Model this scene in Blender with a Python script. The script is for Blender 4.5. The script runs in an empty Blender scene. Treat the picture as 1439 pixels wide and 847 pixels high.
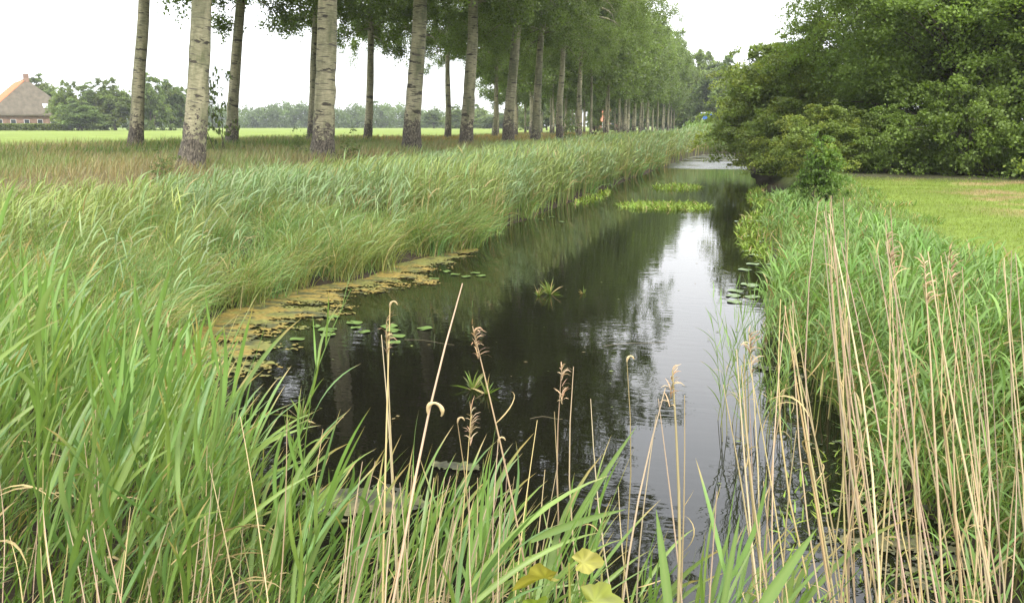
import bpy, math
import numpy as np
from mathutils import Matrix, Vector

R = math.radians
scene = bpy.context.scene
COL = scene.collection
RG = np.random.default_rng(7)

# ------------------------------------------------------------------ camera
FPX, PW, PH, HOR, CZ = 1246.0, 1439.0, 847.0, 177.0, 2.5
PITCH = math.atan((PH / 2 - HOR) / FPX)
YAW = math.atan((1047 - PW / 2) * math.cos(PITCH) / FPX)
cam_d = bpy.data.cameras.new('camera')
cam = bpy.data.objects.new('camera', cam_d)
COL.objects.link(cam)
cam.location = (0, 0, CZ)
cam.rotation_euler = (math.pi / 2 - PITCH, 0, YAW)
cam_d.sensor_width = 36
cam_d.lens = FPX / PW * 36
cam_d.clip_start = 0.05
cam_d.clip_end = 3000
scene.camera = cam

# ------------------------------------------------------------------ sky, sun, exposure
SUN_EL, SUN_AZ = R(48), R(150)          # azimuth measured clockwise from +Y
world = bpy.data.worlds.new('World')
scene.world = world
world.use_nodes = True
wt = world.node_tree
for n in list(wt.nodes):
    wt.nodes.remove(n)


def nd(t, typ, **kw):
    n = t.nodes.new(typ)
    for k, v in kw.items():
        if k.startswith('i_'):
            n.inputs[k[2:].replace('_', ' ')].default_value = v
        else:
            setattr(n, k, v)
    return n


sky = nd(wt, 'ShaderNodeTexSky', sky_type='NISHITA', sun_disc=False, sun_elevation=SUN_EL, sun_rotation=SUN_AZ)
bg1 = nd(wt, 'ShaderNodeBackground', i_Strength=0.10)
bg2 = nd(wt, 'ShaderNodeBackground', i_Strength=2.0)
tc = nd(wt, 'ShaderNodeTexCoord')
mp = nd(wt, 'ShaderNodeMapping')
mp.inputs['Scale'].default_value = (1, 1, 3.2)
nz = nd(wt, 'ShaderNodeTexNoise', i_Scale=1.7, i_Detail=6.0, i_Roughness=0.55)
cr = nd(wt, 'ShaderNodeValToRGB')
cr.color_ramp.elements[0].position = 0.3
cr.color_ramp.elements[0].color = (0.74, 0.78, 0.83, 1)
cr.color_ramp.elements[1].position = 0.7
cr.color_ramp.elements[1].color = (1.0, 1.0, 1.0, 1)
mx = nd(wt, 'ShaderNodeMixShader', i_Fac=0.86)
wo = nd(wt, 'ShaderNodeOutputWorld')
L = wt.links.new
L(sky.outputs[0], bg1.inputs[0])
L(tc.outputs['Generated'], mp.inputs[0])
L(mp.outputs[0], nz.inputs['Vector'])
L(nz.outputs[0], cr.inputs[0])
# an overcast dome is brighter overhead than at the horizon, all the way round
spz = nd(wt, 'ShaderNodeSeparateXYZ')
L(tc.outputs['Generated'], spz.inputs[0])
dome = nd(wt, 'ShaderNodeMapRange')
dome.inputs['From Min'].default_value = 0.0
dome.inputs['From Max'].default_value = 1.0
dome.inputs['To Min'].default_value = 1.2
dome.inputs['To Max'].default_value = 3.4
L(spz.outputs[2], dome.inputs['Value'])
L(dome.outputs[0], bg2.inputs['Strength'])
L(cr.outputs[0], bg2.inputs[0])
L(bg1.outputs[0], mx.inputs[1])
L(bg2.outputs[0], mx.inputs[2])
L(mx.outputs[0], wo.inputs[0])

sun_d = bpy.data.lights.new('sun', 'SUN')
sun_d.energy = 2.3
sun_d.angle = R(13)
sun_d.color = (1.0, 0.94, 0.85)
sun = bpy.data.objects.new('sun', sun_d)
COL.objects.link(sun)
sdir = Vector((math.sin(SUN_AZ) * math.cos(SUN_EL), math.cos(SUN_AZ) * math.cos(SUN_EL), math.sin(SUN_EL)))
sun.rotation_euler = (-sdir).to_track_quat('-Z', 'Y').to_euler()
sun.location = (0, 0, 30)

scene.view_settings.view_transform = 'Standard'
scene.view_settings.look = 'None'
scene.view_settings.gamma = 1
scene.view_settings.exposure = 0.84
scene.cycles.max_bounces = 8
scene.cycles.diffuse_bounces = 3
scene.cycles.transparent_max_bounces = 8
scene.cycles.use_denoising = True

# ------------------------------------------------------------------ small helpers
ca, sa, cp, sp = math.cos(YAW), math.sin(YAW), math.cos(PITCH), math.sin(PITCH)
RIGHT = np.array([ca, sa, 0.0])
FWD = np.array([-sa * cp, ca * cp, -sp])
UP = np.cross(RIGHT, FWD)


def at(x, y, d):
    """where a thing measured in the photograph stands, given its distance in metres"""
    return np.array([0, 0, CZ]) + (FWD + RIGHT * (x - PW / 2) / FPX - UP * (y - PH / 2) / FPX) * d


def az_of(dx, dy):
    return math.atan2(dy, dx)


AZR = YAW           # azimuth (math convention) of "to the right of the picture", where the wind blows


def tag(o, label=None, cat=None, group=None, kind=None):
    if label: o['label'] = label
    if cat: o['category'] = cat
    if group: o['group'] = group
    if kind: o['kind'] = kind
    return o


def empty(name, loc, label=None, cat=None, group=None):
    o = bpy.data.objects.new(name, None)
    o.empty_display_size = 0.2
    COL.objects.link(o)
    o.location = loc
    return tag(o, label, cat, group)


def make_mesh(name, V, polys, mat, col=None, smooth=False, uv=None):
    """polys: list of int arrays (n, k)"""
    me = bpy.data.meshes.new(name)
    V = np.asarray(V, dtype=np.float32).reshape(-1, 3)
    me.vertices.add(len(V))
    me.vertices.foreach_set('co', V.ravel())
    polys = [np.asarray(p, dtype=np.int32) for p in polys if len(p)]
    nl = sum(p.size for p in polys)
    npoly = sum(len(p) for p in polys)
    me.loops.add(nl)
    me.polygons.add(npoly)
    me.loops.foreach_set('vertex_index', np.concatenate([p.ravel() for p in polys]))
    tot = np.concatenate([np.full(len(p), p.shape[1], dtype=np.int32) for p in polys])
    start = np.concatenate([[0], np.cumsum(tot)[:-1]]).astype(np.int32)
    me.polygons.foreach_set('loop_start', start)
    me.polygons.foreach_set('loop_total', tot)
    if smooth:
        me.polygons.foreach_set('use_smooth', np.ones(npoly, dtype=bool))
    me.update(calc_edges=True)
    if col is not None:
        a = me.color_attributes.new('Col', 'FLOAT_COLOR', 'POINT')
        c = np.ones((len(V), 4), dtype=np.float32)
        c[:, :3] = col
        a.data.foreach_set('color', c.ravel())
    if mat:
        me.materials.append(mat)
    return me


def obj(name, me, parent=None, loc=None):
    o = bpy.data.objects.new(name, me)
    COL.objects.link(o)
    if parent: o.parent = parent
    if loc is not None: o.location = loc
    return o


def copy_tree(o, parent=None):
    c = o.copy()
    COL.objects.link(c)
    if parent: c.parent = parent
    for ch in o.children:
        copy_tree(ch, c)
    return c


def vnoise(x, y, s, seed=0):
    """cheap smooth value noise, vectorised"""
    x = np.asarray(x, float) / s + seed * 17.3
    y = np.asarray(y, float) / s + seed * 9.1
    xi, yi = np.floor(x), np.floor(y)
    fx, fy = x - xi, y - yi
    fx, fy = fx * fx * (3 - 2 * fx), fy * fy * (3 - 2 * fy)

    def h(a, b):
        v = np.sin(a * 127.1 + b * 311.7 + seed * 3.7) * 43758.5453
        return v - np.floor(v)
    return (h(xi, yi) * (1 - fx) + h(xi + 1, yi) * fx) * (1 - fy) + (h(xi, yi + 1) * (1 - fx) + h(xi + 1, yi + 1) * fx) * fy


def smooth(a, b, x):
    t = np.clip((x - a) / (b - a), 0, 1)
    return t * t * (3 - 2 * t)


# ------------------------------------------------------------------ materials
def new_mat(name):
    m = bpy.data.materials.new(name)
    m.use_nodes = True
    t = m.node_tree
    for n in list(t.nodes):
        t.nodes.remove(n)
    return m, t, nd(t, 'ShaderNodeOutputMaterial')


def leaf_mat(name, rough=0.5, trans=0.35, spec=0.3, noise_scale=0.0, rnd=0.25, mul=(1, 1, 1)):
    m, t, out = new_mat(name)
    at_ = nd(t, 'ShaderNodeAttribute', attribute_name='Col')
    oi = nd(t, 'ShaderNodeObjectInfo')
    mr = nd(t, 'ShaderNodeMapRange')
    mr.inputs['To Min'].default_value = 1 - rnd
    mr.inputs['To Max'].default_value = 1 + rnd
    t.links.new(oi.outputs['Random'], mr.inputs['Value'])
    v = nd(t, 'ShaderNodeVectorMath', operation='SCALE')
    t.links.new(at_.outputs['Color'], v.inputs[0])
    t.links.new(mr.outputs[0], v.inputs['Scale'])
    v2 = nd(t, 'ShaderNodeVectorMath', operation='MULTIPLY')
    v2.inputs[1].default_value = mul
    t.links.new(v.outputs[0], v2.inputs[0])
    pr = nd(t, 'ShaderNodeBsdfPrincipled')
    pr.inputs['Roughness'].default_value = rough
    pr.inputs['Specular IOR Level'].default_value = spec
    t.links.new(v2.outputs[0], pr.inputs['Base Color'])
    tr = nd(t, 'ShaderNodeBsdfTranslucent')
    hv = nd(t, 'ShaderNodeVectorMath', operation='MULTIPLY')
    hv.inputs[1].default_value = (1.25, 1.3, 0.6)
    t.links.new(v2.outputs[0], hv.inputs[0])
    t.links.new(hv.outputs[0], tr.inputs['Color'])
    ms = nd(t, 'ShaderNodeMixShader', i_Fac=trans)
    t.links.new(pr.outputs[0], ms.inputs[1])
    t.links.new(tr.outputs[0], ms.inputs[2])
    t.links.new(ms.outputs[0], out.inputs[0])
    return m


def plain_mat(name, color, rough=0.7, var=0.3, scale=8.0, spec=0.3, bump=0.0):
    m, t, out = new_mat(name)
    tcn = nd(t, 'ShaderNodeTexCoord')
    n = nd(t, 'ShaderNodeTexNoise', i_Scale=scale, i_Detail=5.0)
    t.links.new(tcn.outputs['Object'], n.inputs['Vector'])
    rm = nd(t, 'ShaderNodeValToRGB')
    rm.color_ramp.elements[0].position = 0.3
    rm.color_ramp.elements[1].position = 0.7
    rm.color_ramp.elements[0].color = tuple(c * (1 - var) for c in color) + (1,)
    rm.color_ramp.elements[1].color = tuple(min(1, c * (1 + var)) for c in color) + (1,)
    t.links.new(n.outputs[0], rm.inputs[0])
    pr = nd(t, 'ShaderNodeBsdfPrincipled')
    pr.inputs['Roughness'].default_value = rough
    pr.inputs['Specular IOR Level'].default_value = spec
    t.links.new(rm.outputs[0], pr.inputs['Base Color'])
    if bump:
        b = nd(t, 'ShaderNodeBump', i_Strength=bump, i_Distance=0.02)
        t.links.new(n.outputs[0], b.inputs['Height'])
        t.links.new(b.outputs[0], pr.inputs['Normal'])
    t.links.new(pr.outputs[0], out.inputs[0])
    return m


M_REED = leaf_mat('reed_leaf', rough=0.42, trans=0.32, spec=0.4, rnd=0.10)
M_BED = leaf_mat('reed_bed_leaf', rough=0.5, trans=0.3, spec=0.3, rnd=0.0)
M_DRY = leaf_mat('dry_reed', rough=0.6, trans=0.1, spec=0.25, rnd=0.15)
M_POP = leaf_mat('poplar_leaf', rough=0.5, trans=0.48, spec=0.35, rnd=0.14)
M_ALD = leaf_mat('broad_leaf', rough=0.5, trans=0.45, spec=0.3, rnd=0.12)
M_YEL = leaf_mat('yellow_leaf', rough=0.5, trans=0.35, spec=0.3, rnd=0.08)


def bark_mat():
    m, t, out = new_mat('poplar_bark')
    K = t.links.new
    tcn = nd(t, 'ShaderNodeTexCoord')
    oi = nd(t, 'ShaderNodeObjectInfo')
    sc_ = nd(t, 'ShaderNodeMath', operation='MULTIPLY')
    sc_.inputs[1].default_value = 37.0
    K(oi.outputs['Random'], sc_.inputs[0])
    comb = nd(t, 'ShaderNodeCombineXYZ')
    K(sc_.outputs[0], comb.inputs[0]); K(sc_.outputs[0], comb.inputs[1]); K(sc_.outputs[0], comb.inputs[2])
    add = nd(t, 'ShaderNodeVectorMath', operation='ADD')
    K(tcn.outputs['Object'], add.inputs[0]); K(comb.outputs[0], add.inputs[1])

    def noise(sx, sz, scale, detail=4, rough=0.6):
        mpn = nd(t, 'ShaderNodeMapping')
        mpn.inputs['Scale'].default_value = (sx, sx, sz)
        K(add.outputs[0], mpn.inputs[0])
        n = nd(t, 'ShaderNodeTexNoise')
        n.inputs['Scale'].default_value = scale
        n.inputs['Detail'].default_value = detail
        n.inputs['Roughness'].default_value = rough
        K(mpn.outputs[0], n.inputs['Vector'])
        return n.outputs[0]

    def ramp(src, a, b, ca_=(0, 0, 0, 1), cb_=(1, 1, 1, 1)):
        r_ = nd(t, 'ShaderNodeValToRGB')
        r_.color_ramp.elements[0].position = a
        r_.color_ramp.elements[1].position = b
        r_.color_ramp.elements[0].color = ca_
        r_.color_ramp.elements[1].color = cb_
        K(src, r_.inputs[0])
        return r_.outputs[0]

    def mix(fac, a, b):
        mm = nd(t, 'ShaderNodeMix', data_type='RGBA')
        K(fac, mm.inputs['Factor'])
        for s, i in ((a, 6), (b, 7)):
            if isinstance(s, tuple): mm.inputs[i].default_value = s
            else: K(s, mm.inputs[i])
        return mm.outputs[2]
    base = ramp(noise(1, 0.4, 1.6, 5), 0.35, 0.65, (0.15, 0.155, 0.092, 1), (0.39, 0.355, 0.245, 1))
    fine = ramp(noise(2, 16, 1.4, 6, 0.7), 0.40, 0.62, (0.55, 0.55, 0.5, 1), (1.1, 1.08, 1.0, 1))
    mm = nd(t, 'ShaderNodeMix', data_type='RGBA', blend_type='MULTIPLY')
    mm.inputs['Factor'].default_value = 0.7
    K(base, mm.inputs[6]); K(fine, mm.inputs[7])
    scar = ramp(noise(0.8, 4.6, 1.0, 4, 0.6), 0.60, 0.635)
    c1 = mix(scar, mm.outputs[2], (0.055, 0.048, 0.038, 1))
    scar2 = ramp(noise(1.3, 17, 1.0, 2, 0.5), 0.61, 0.66)
    c1 = mix(scar2, c1, (0.10, 0.088, 0.07, 1))
    # dark fissured foot
    sep = nd(t, 'ShaderNodeSeparateXYZ')
    K(tcn.outputs['Object'], sep.inputs[0])
    zf = nd(t, 'ShaderNodeMapRange')
    zf.inputs['From Min'].default_value = 2.4
    zf.inputs['From Max'].default_value = 0.1
    K(sep.outputs[2], zf.inputs['Value'])
    nf = noise(1.2, 2.2, 3.2, 5, 0.7)
    s2 = nd(t, 'ShaderNodeMath', operation='ADD')
    ro_ = nd(t, 'ShaderNodeMath', operation='MULTIPLY_ADD'); K(oi.outputs['Random'], ro_.inputs[0]); ro_.inputs[1].default_value = 0.30; ro_.inputs[2].default_value = -0.20
    s0 = nd(t, 'ShaderNodeMath', operation='ADD'); K(zf.outputs[0], s0.inputs[0]); K(ro_.outputs[0], s0.inputs[1])
    nb_ = nd(t, 'ShaderNodeMath', operation='MULTIPLY_ADD'); K(nf, nb_.inputs[0]); nb_.inputs[1].default_value = 2.2; nb_.inputs[2].default_value = -0.6
    K(s0.outputs[0], s2.inputs[0]); K(nb_.outputs[0], s2.inputs[1])
    foot = ramp(s2.outputs[0], 0.98, 1.35)
    c2 = mix(foot, c1, ramp(noise(1.5, 1.0, 9, 5, 0.7), 0.4, 0.62, (0.028, 0.024, 0.02, 1), (0.15, 0.13, 0.10, 1)))
    pr = nd(t, 'ShaderNodeBsdfPrincipled')
    pr.inputs['Roughness'].default_value = 0.8
    pr.inputs['Specular IOR Level'].default_value = 0.2
    K(c2, pr.inputs['Base Color'])
    b = nd(t, 'ShaderNodeBump', i_Strength=0.7, i_Distance=0.04)
    K(noise(1.6, 2.5, 6, 5, 0.7), b.inputs['Height'])
    K(b.outputs[0], pr.inputs['Normal'])
    K(pr.outputs[0], out.inputs[0])
    return m


M_BARK = bark_mat()
M_WOOD = plain_mat('dark_bark', (0.09, 0.075, 0.055), 0.85, 0.4, 6, bump=0.5)

# ------------------------------------------------------------------ land and water
POLY = np.array([(-1.5, 3.55), (0.2, 3.3), (1.2, 3.25), (1.75, 4.2), (1.45, 5.4), (1.0, 7.0), (0.65, 11), (0.75, 20), (0.85, 29), (0.5, 48),
                 (0.0, 65), (-0.4, 82), (-1.6, 86.5), (-3.0, 86), (-4.1, 76), (-4.7, 62), (-4.95, 52), (-5.35, 38), (-5.6, 28),
                 (-5.75, 21), (-5.5, 17.4), (-6.1, 15), (-6.0, 13.5), (-6.7, 12.2), (-6.8, 10.6), (-6.6, 9.0), (-5.3, 7.2), (-4.0, 5.6), (-2.9, 4.3)])


def sdist(X, Y):
    """distance to the shoreline: positive on land, negative on the water"""
    X = np.asarray(X, float); Y = np.asarray(Y, float)
    d = np.full(X.shape, 1e9)
    inside = np.zeros(X.shape, bool)
    n = len(POLY)
    for i in range(n):
        a, b = POLY[i], POLY[(i + 1) % n]
        ex, ey = b - a
        t = np.clip(((X - a[0]) * ex + (Y - a[1]) * ey) / (ex * ex + ey * ey), 0, 1)
        d = np.minimum(d, np.hypot(X - a[0] - t * ex, Y - a[1] - t * ey))
        c = ((a[1] > Y) != (b[1] > Y))
        with np.errstate(divide='ignore', invalid='ignore'):
            xi = ex * (Y - a[1]) / (ey if ey != 0 else 1e-9) + a[0]
        inside ^= c & (X < xi)
    return np.where(inside, -d, d)


def ground(X, Y):
    X = np.asarray(X, float); Y = np.asarray(Y, float)
    s = sdist(X, Y)
    s = s + 0.22 * (vnoise(X, Y, 1.3, 1) - 0.5) * (np.abs(s) < 6)
    left = smooth(-4.5, -6.0, X) * smooth(3, 9, Y)
    right = smooth(0.0, 1.2, X) * smooth(2.5, 6, Y)
    endw = smooth(84, 90, Y) * smooth(-12, -6, X)
    near = np.clip(1 - left - right, 0, 1)
    zl = 0.12 * smooth(0, 0.35, s) + 0.42 * smooth(0.3, 3.2, s) + 0.40 * smooth(2.8, 5.6, s) + 0.50 * smooth(4.8, 8.0, s) + 0.12 * smooth(14, 20, s)
    zl = zl - 0.30 * smooth(45, 85, Y) * smooth(3, 8, s)
    zl = zl + (0.28 * smooth(45, 85, Y)) * smooth(40, 80, -X)
    zr = 0.15 * smooth(0, 0.3, s) + 0.85 * smooth(0.1, 2.0, s)
    zn = 0.2 * smooth(0, 0.3, s) + 0.75 * smooth(0.1, 2.4, s)
    z = left * zl + right * zr + near * zn
    z = np.where(endw > 0, z * (1 - endw) + endw * (0.15 * smooth(0, .4, s) + 0.75 * smooth(1, 8, s)), z)
    z = np.where(s < 0, -0.7 * smooth(0, 1.6, -s), z)
    z = z + 0.05 * (vnoise(X, Y, 0.7, 2) - 0.5) * smooth(0.1, 1, s) * (1 - smooth(60, 120, np.hypot(X, Y)))
    return z


def gz(x, y):
    return float(ground(np.array([x]), np.array([y]))[0])


def axis(pts):
    out = []
    for (a, b, st) in pts:
        out.append(np.arange(a, b, st))
    return np.concatenate(out)


gx = axis([(-900, -200, 50), (-200, -60, 10), (-60, -20, 2), (-20, -12, 0.6), (-12, 8, 0.2), (8, 20, 0.8), (20, 60, 4), (60, 200, 14), (200, 901, 70)])
gy = axis([(-60, -8, 6), (-8, 1, 0.8), (1, 20, 0.22), (20, 50, 0.6), (50, 110, 1.5), (110, 260, 8), (260, 1301, 40)])
GX, GY = np.meshgrid(gx, gy)
GZ = ground(GX, GY)
nx, ny = len(gx), len(gy)
idx = np.arange(nx * ny).reshape(ny, nx)
quads = np.stack([idx[:-1, :-1], idx[:-1, 1:], idx[1:, 1:], idx[1:, :-1]], -1).reshape(-1, 4)


def ground_mat():
    m, t, out = new_mat('ground')
    K = t.links.new
    g = nd(t, 'ShaderNodeNewGeometry')
    at_ = nd(t, 'ShaderNodeAttribute', attribute_name='Col')
    n1 = nd(t, 'ShaderNodeTexNoise', i_Scale=0.35, i_Detail=8.0, i_Roughness=0.6)
    n2 = nd(t, 'ShaderNodeTexNoise', i_Scale=9.0, i_Detail=6.0, i_Roughness=0.7)
    K(g.outputs['Position'], n1.inputs['Vector']); K(g.outputs['Position'], n2.inputs['Vector'])
    mr = nd(t, 'ShaderNodeMapRange'); mr.inputs['From Min'].default_value = .3; mr.inputs['From Max'].default_value = .7
    mr.inputs['To Min'].default_value = .75; mr.inputs['To Max'].default_value = 1.25
    K(n1.outputs[0], mr.inputs[0])
    mr2 = nd(t, 'ShaderNodeMapRange'); mr2.inputs['From Min'].default_value = .3; mr2.inputs['From Max'].default_value = .7
    mr2.inputs['To Min'].default_value = .6; mr2.inputs['To Max'].default_value = 1.4
    K(n2.outputs[0], mr2.inputs[0])
    mu = nd(t, 'ShaderNodeMath', operation='MULTIPLY'); K(mr.outputs[0], mu.inputs[0]); K(mr2.outputs[0], mu.inputs[1])
    v = nd(t, 'ShaderNodeVectorMath', operation='SCALE'); K(at_.outputs['Color'], v.inputs[0]); K(mu.outputs[0], v.inputs['Scale'])
    pr = nd(t, 'ShaderNodeBsdfPrincipled')
    pr.inputs['Roughness'].default_value = 0.95
    pr.inputs['Specular IOR Level'].default_value = 0.1
    K(v.outputs[0], pr.inputs['Base Color'])
    b = nd(t, 'ShaderNodeBump', i_Strength=0.6, i_Distance=0.05); K(n2.outputs[0], b.inputs['Height']); K(b.outputs[0], pr.inputs['Normal'])
    K(pr.outputs[0], out.inputs[0])
    return m


def cover_colour(X, Y):
    """what grows or lies on the ground: mud, brown seeding grass, lawn, meadow"""
    s = sdist(X, Y)
    mud = np.array([0.035, 0.028, 0.018]); lawn = np.array([0.125, 0.172, 0.030]); meadow = np.array([0.135, 0.175, 0.036])
    brown = np.array([0.12, 0.10, 0.048]); rough = np.array([0.10, 0.125, 0.04]); dry = np.array([0.27, 0.20, 0.095])
    ochre = np.array([0.22, 0.16, 0.045])
    c = np.zeros(X.shape + (3,)) + mud
    def put(col, w):
        c[...] = c * (1 - w[..., None]) + col * w[..., None]
    L_ = (X < -5)
    put(rough, smooth(1.5, 5, s) * L_)
    n = vnoise(X, Y, 3.0, 5) * 0.6 + vnoise(X, Y, 1.1, 6) * 0.4
    put(brown, smooth(0.35, 0.55, n) * smooth(5, 7, s) * L_ * smooth(40, 28, -X))
    put(ochre, smooth(45, 70, Y) * L_ * smooth(7, 9, s) * smooth(0.3, 0.6, n))
    put(meadow, smooth(25.5, 29, -X + 0.02 * Y + 1.5 * (n - .5)) * 1.0)
    put(rough, smooth(.5, 1.0, s) * (X > 0) * smooth(6, 9, Y))
    # lawn on the right bank
    e = 2.55 + 0.25 * (n - 0.5)
    put(lawn, smooth(e, e + 0.35, X) * (Y > 1))
    nn = vnoise(X + Y * .3, Y, 2.2, 9) * 0.5 + vnoise(X, Y, 0.7, 10) * 0.5
    put(dry, 0.9 * smooth(0.42, 0.62, nn) * smooth(3.6, 5.5, X) * smooth(13, 19, Y))
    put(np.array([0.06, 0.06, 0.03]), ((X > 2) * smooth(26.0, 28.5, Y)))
    put(rough, smooth(84, 95, Y) * (X > -30))
    return c


GC = cover_colour(GX, GY)
gmesh = make_mesh('ground', np.stack([GX, GY, GZ], -1), [quads], ground_mat(), GC.reshape(-1, 3), smooth=True)
tag(obj('ground', gmesh), kind='structure')


def water_mat():
    m, t, out = new_mat('ditch_water')
    K = t.links.new
    g = nd(t, 'ShaderNodeNewGeometry')
    mpn = nd(t, 'ShaderNodeMapping'); mpn.inputs['Scale'].default_value = (1.0, 2.2, 1.0)
    K(g.outputs['Position'], mpn.inputs[0])
    n1 = nd(t, 'ShaderNodeTexNoise', i_Scale=3.6, i_Detail=2.5, i_Roughness=0.45)
    n2 = nd(t, 'ShaderNodeTexNoise', i_Scale=0.55, i_Detail=3.0, i_Roughness=0.5)
    K(mpn.outputs[0], n1.inputs['Vector']); K(mpn.outputs[0], n2.inputs['Vector'])
    # wind-ruffled patch at the far end, broken edge
    sep = nd(t, 'ShaderNodeSeparateXYZ'); K(g.outputs['Position'], sep.inputs[0])
    nw = nd(t, 'ShaderNodeTexNoise', i_Scale=0.5, i_Detail=3.0); K(mpn.outputs[0], nw.inputs['Vector'])
    a1 = nd(t, 'ShaderNodeMath', operation='SUBTRACT'); K(sep.outputs[1], a1.inputs[0]); a1.inputs[1].default_value = 60.0
    a2 = nd(t, 'ShaderNodeMath', operation='ABSOLUTE'); K(a1.outputs[0], a2.inputs[0])
    a3 = nd(t, 'ShaderNodeMapRange'); a3.inputs['From Min'].default_value = 6.5; a3.inputs['From Max'].default_value = 4.5
    K(a2.outputs[0], a3.inputs[0])
    n3 = nd(t, 'ShaderNodeMapRange'); n3.inputs['From Min'].default_value = .36; n3.inputs['From Max'].default_value = .5; K(nw.outputs[0], n3.inputs[0])
    ruf = nd(t, 'ShaderNodeMath', operation='MULTIPLY'); K(a3.outputs[0], ruf.inputs[0]); K(n3.outputs[0], ruf.inputs[1])
    st = nd(t, 'ShaderNodeMapRange'); st.inputs['To Min'].default_value = 0.0; st.inputs['To Max'].default_value = 1.0
    st.inputs['From Min'].default_value = .35; st.inputs['From Max'].default_value = .65; K(n2.outputs[0], st.inputs[0])
    st2 = nd(t, 'ShaderNodeMath', operation='MULTIPLY_ADD'); K(st.outputs[0], st2.inputs[0]); st2.inputs[1].default_value = 0.032; st2.inputs[2].default_value = 0.012
    st3 = nd(t, 'ShaderNodeMath', operation='MULTIPLY_ADD'); K(ruf.outputs[0], st3.inputs[0]); st3.inputs[1].default_value = 1.0; K(st2.outputs[0], st3.inputs[2])
    b = nd(t, 'ShaderNodeBump', i_Distance=0.05)
    K(st3.outputs[0], b.inputs['Strength']); K(n1.outputs[0], b.inputs['Height'])
    pr = nd(t, 'ShaderNodeBsdfPrincipled')
    pr.inputs['Base Color'].default_value = (0.005, 0.0045, 0.003, 1)
    pr.inputs['IOR'].default_value = 1.33
    ro = nd(t, 'ShaderNodeMath', operation='MULTIPLY_ADD'); K(ruf.outputs[0], ro.inputs[0]); ro.inputs[1].default_value = 0.25; ro.inputs[2].default_value = 0.015
    K(ro.outputs[0], pr.inputs['Roughness'])
    K(b.outputs[0], pr.inputs['Normal'])
    K(pr.outputs[0], out.inputs[0])
    return m


wy = axis([(2.6, 20, 1.0), (20, 92, 3.0)])
wx = axis([(-9, 3.2, 1.0)])
WX, WY = np.meshgrid(wx, wy)
wi = np.arange(WX.size).reshape(WX.shape)
wq = np.stack([wi[:-1, :-1], wi[:-1, 1:], wi[1:, 1:], wi[1:, :-1]], -1).reshape(-1, 4)
tag(obj('water', make_mesh('water', np.stack([WX, WY, 0 * WX], -1), [wq], water_mat())), kind='structure')


# ------------------------------------------------------------------ blades: grass, reed leaves, stems
def blades(root, length, width, az, tilt, bend, prof, twist=None, gravity=1.4):
    """root (N,3); the rest arrays of N; prof = widths along the blade (last may be 0). Returns V (N*k*2,3), quads"""
    N = len(root)
    k = len(prof)
    length, width, az, tilt, bend = [np.broadcast_to(np.asarray(v, float), (N,)) for v in (length, width, az, tilt, bend)]
    if twist is None: twist = RG.uniform(-1.2, 1.2, N)
    t = np.linspace(0, 1, k)
    ang = tilt[:, None] + bend[:, None] * t[None, :] ** gravity
    am = 0.5 * (ang[:, 1:] + ang[:, :-1])
    seg = (length / (k - 1))[:, None]
    h = np.concatenate([np.zeros((N, 1)), np.cumsum(np.sin(am) * seg, 1)], 1)
    z = np.concatenate([np.zeros((N, 1)), np.cumsum(np.cos(am) * seg, 1)], 1)
    cx, sx = np.cos(az)[:, None], np.sin(az)[:, None]
    P = np.stack([root[:, 0:1] + h * cx, root[:, 1:2] + h * sx, root[:, 2:3] + z], -1)
    side = np.stack([-sx + 0 * h, cx + 0 * h, 0 * h], -1)
    nrm = np.stack([-np.cos(ang) * cx, -np.cos(ang) * sx, np.sin(ang)], -1)
    tw = twist[:, None, None]
    w = (side * np.cos(tw) + nrm * np.sin(tw)) * (np.asarray(prof)[None, :, None] * width[:, None, None] * 0.5)
    V = np.stack([P - w, P + w], 2)          # N,k,2,3
    base = (np.arange(N) * k * 2)[:, None]
    j = np.arange(k - 1)[None, :] * 2
    q = np.stack([base + j, base + j + 1, base + j + 3, base + j + 2], -1).reshape(-1, 4)
    return V.reshape(-1, 3), q, P


class Batch:
    def __init__(s): s.V = []; s.Q = []; s.C = []; s.n = 0
    def add(s, V, q, c, rep):
        s.V.append(V); s.Q.append(q + s.n); s.C.append(np.repeat(c, rep, 0)); s.n += len(V)
    def blades(s, col, *a, **k):
        V, q, P = blades(*a, **k)
        s.add(V, q, col, len(V) // len(a[0]))
        return P
    def mesh(s, name, mat):
        return make_mesh(name, np.concatenate(s.V), [np.concatenate(s.Q)], mat, np.concatenate(s.C))


def colvar(base, n, v=0.15, hue=0.06, dry=0.0, drycol=(0.36, 0.28, 0.13)):
    c = np.asarray(base)[None, :] * (1 + RG.normal(0, v, (n, 1)))
    c = c * (1 + RG.normal(0, hue, (n, 3)))
    if dry > 0:
        m = RG.random(n) < dry
        c[m] = np.asarray(drycol) * (1 + RG.normal(0, 0.2, (m.sum(), 1)))
    return np.clip(c, 0.01, 0.7)


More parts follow.
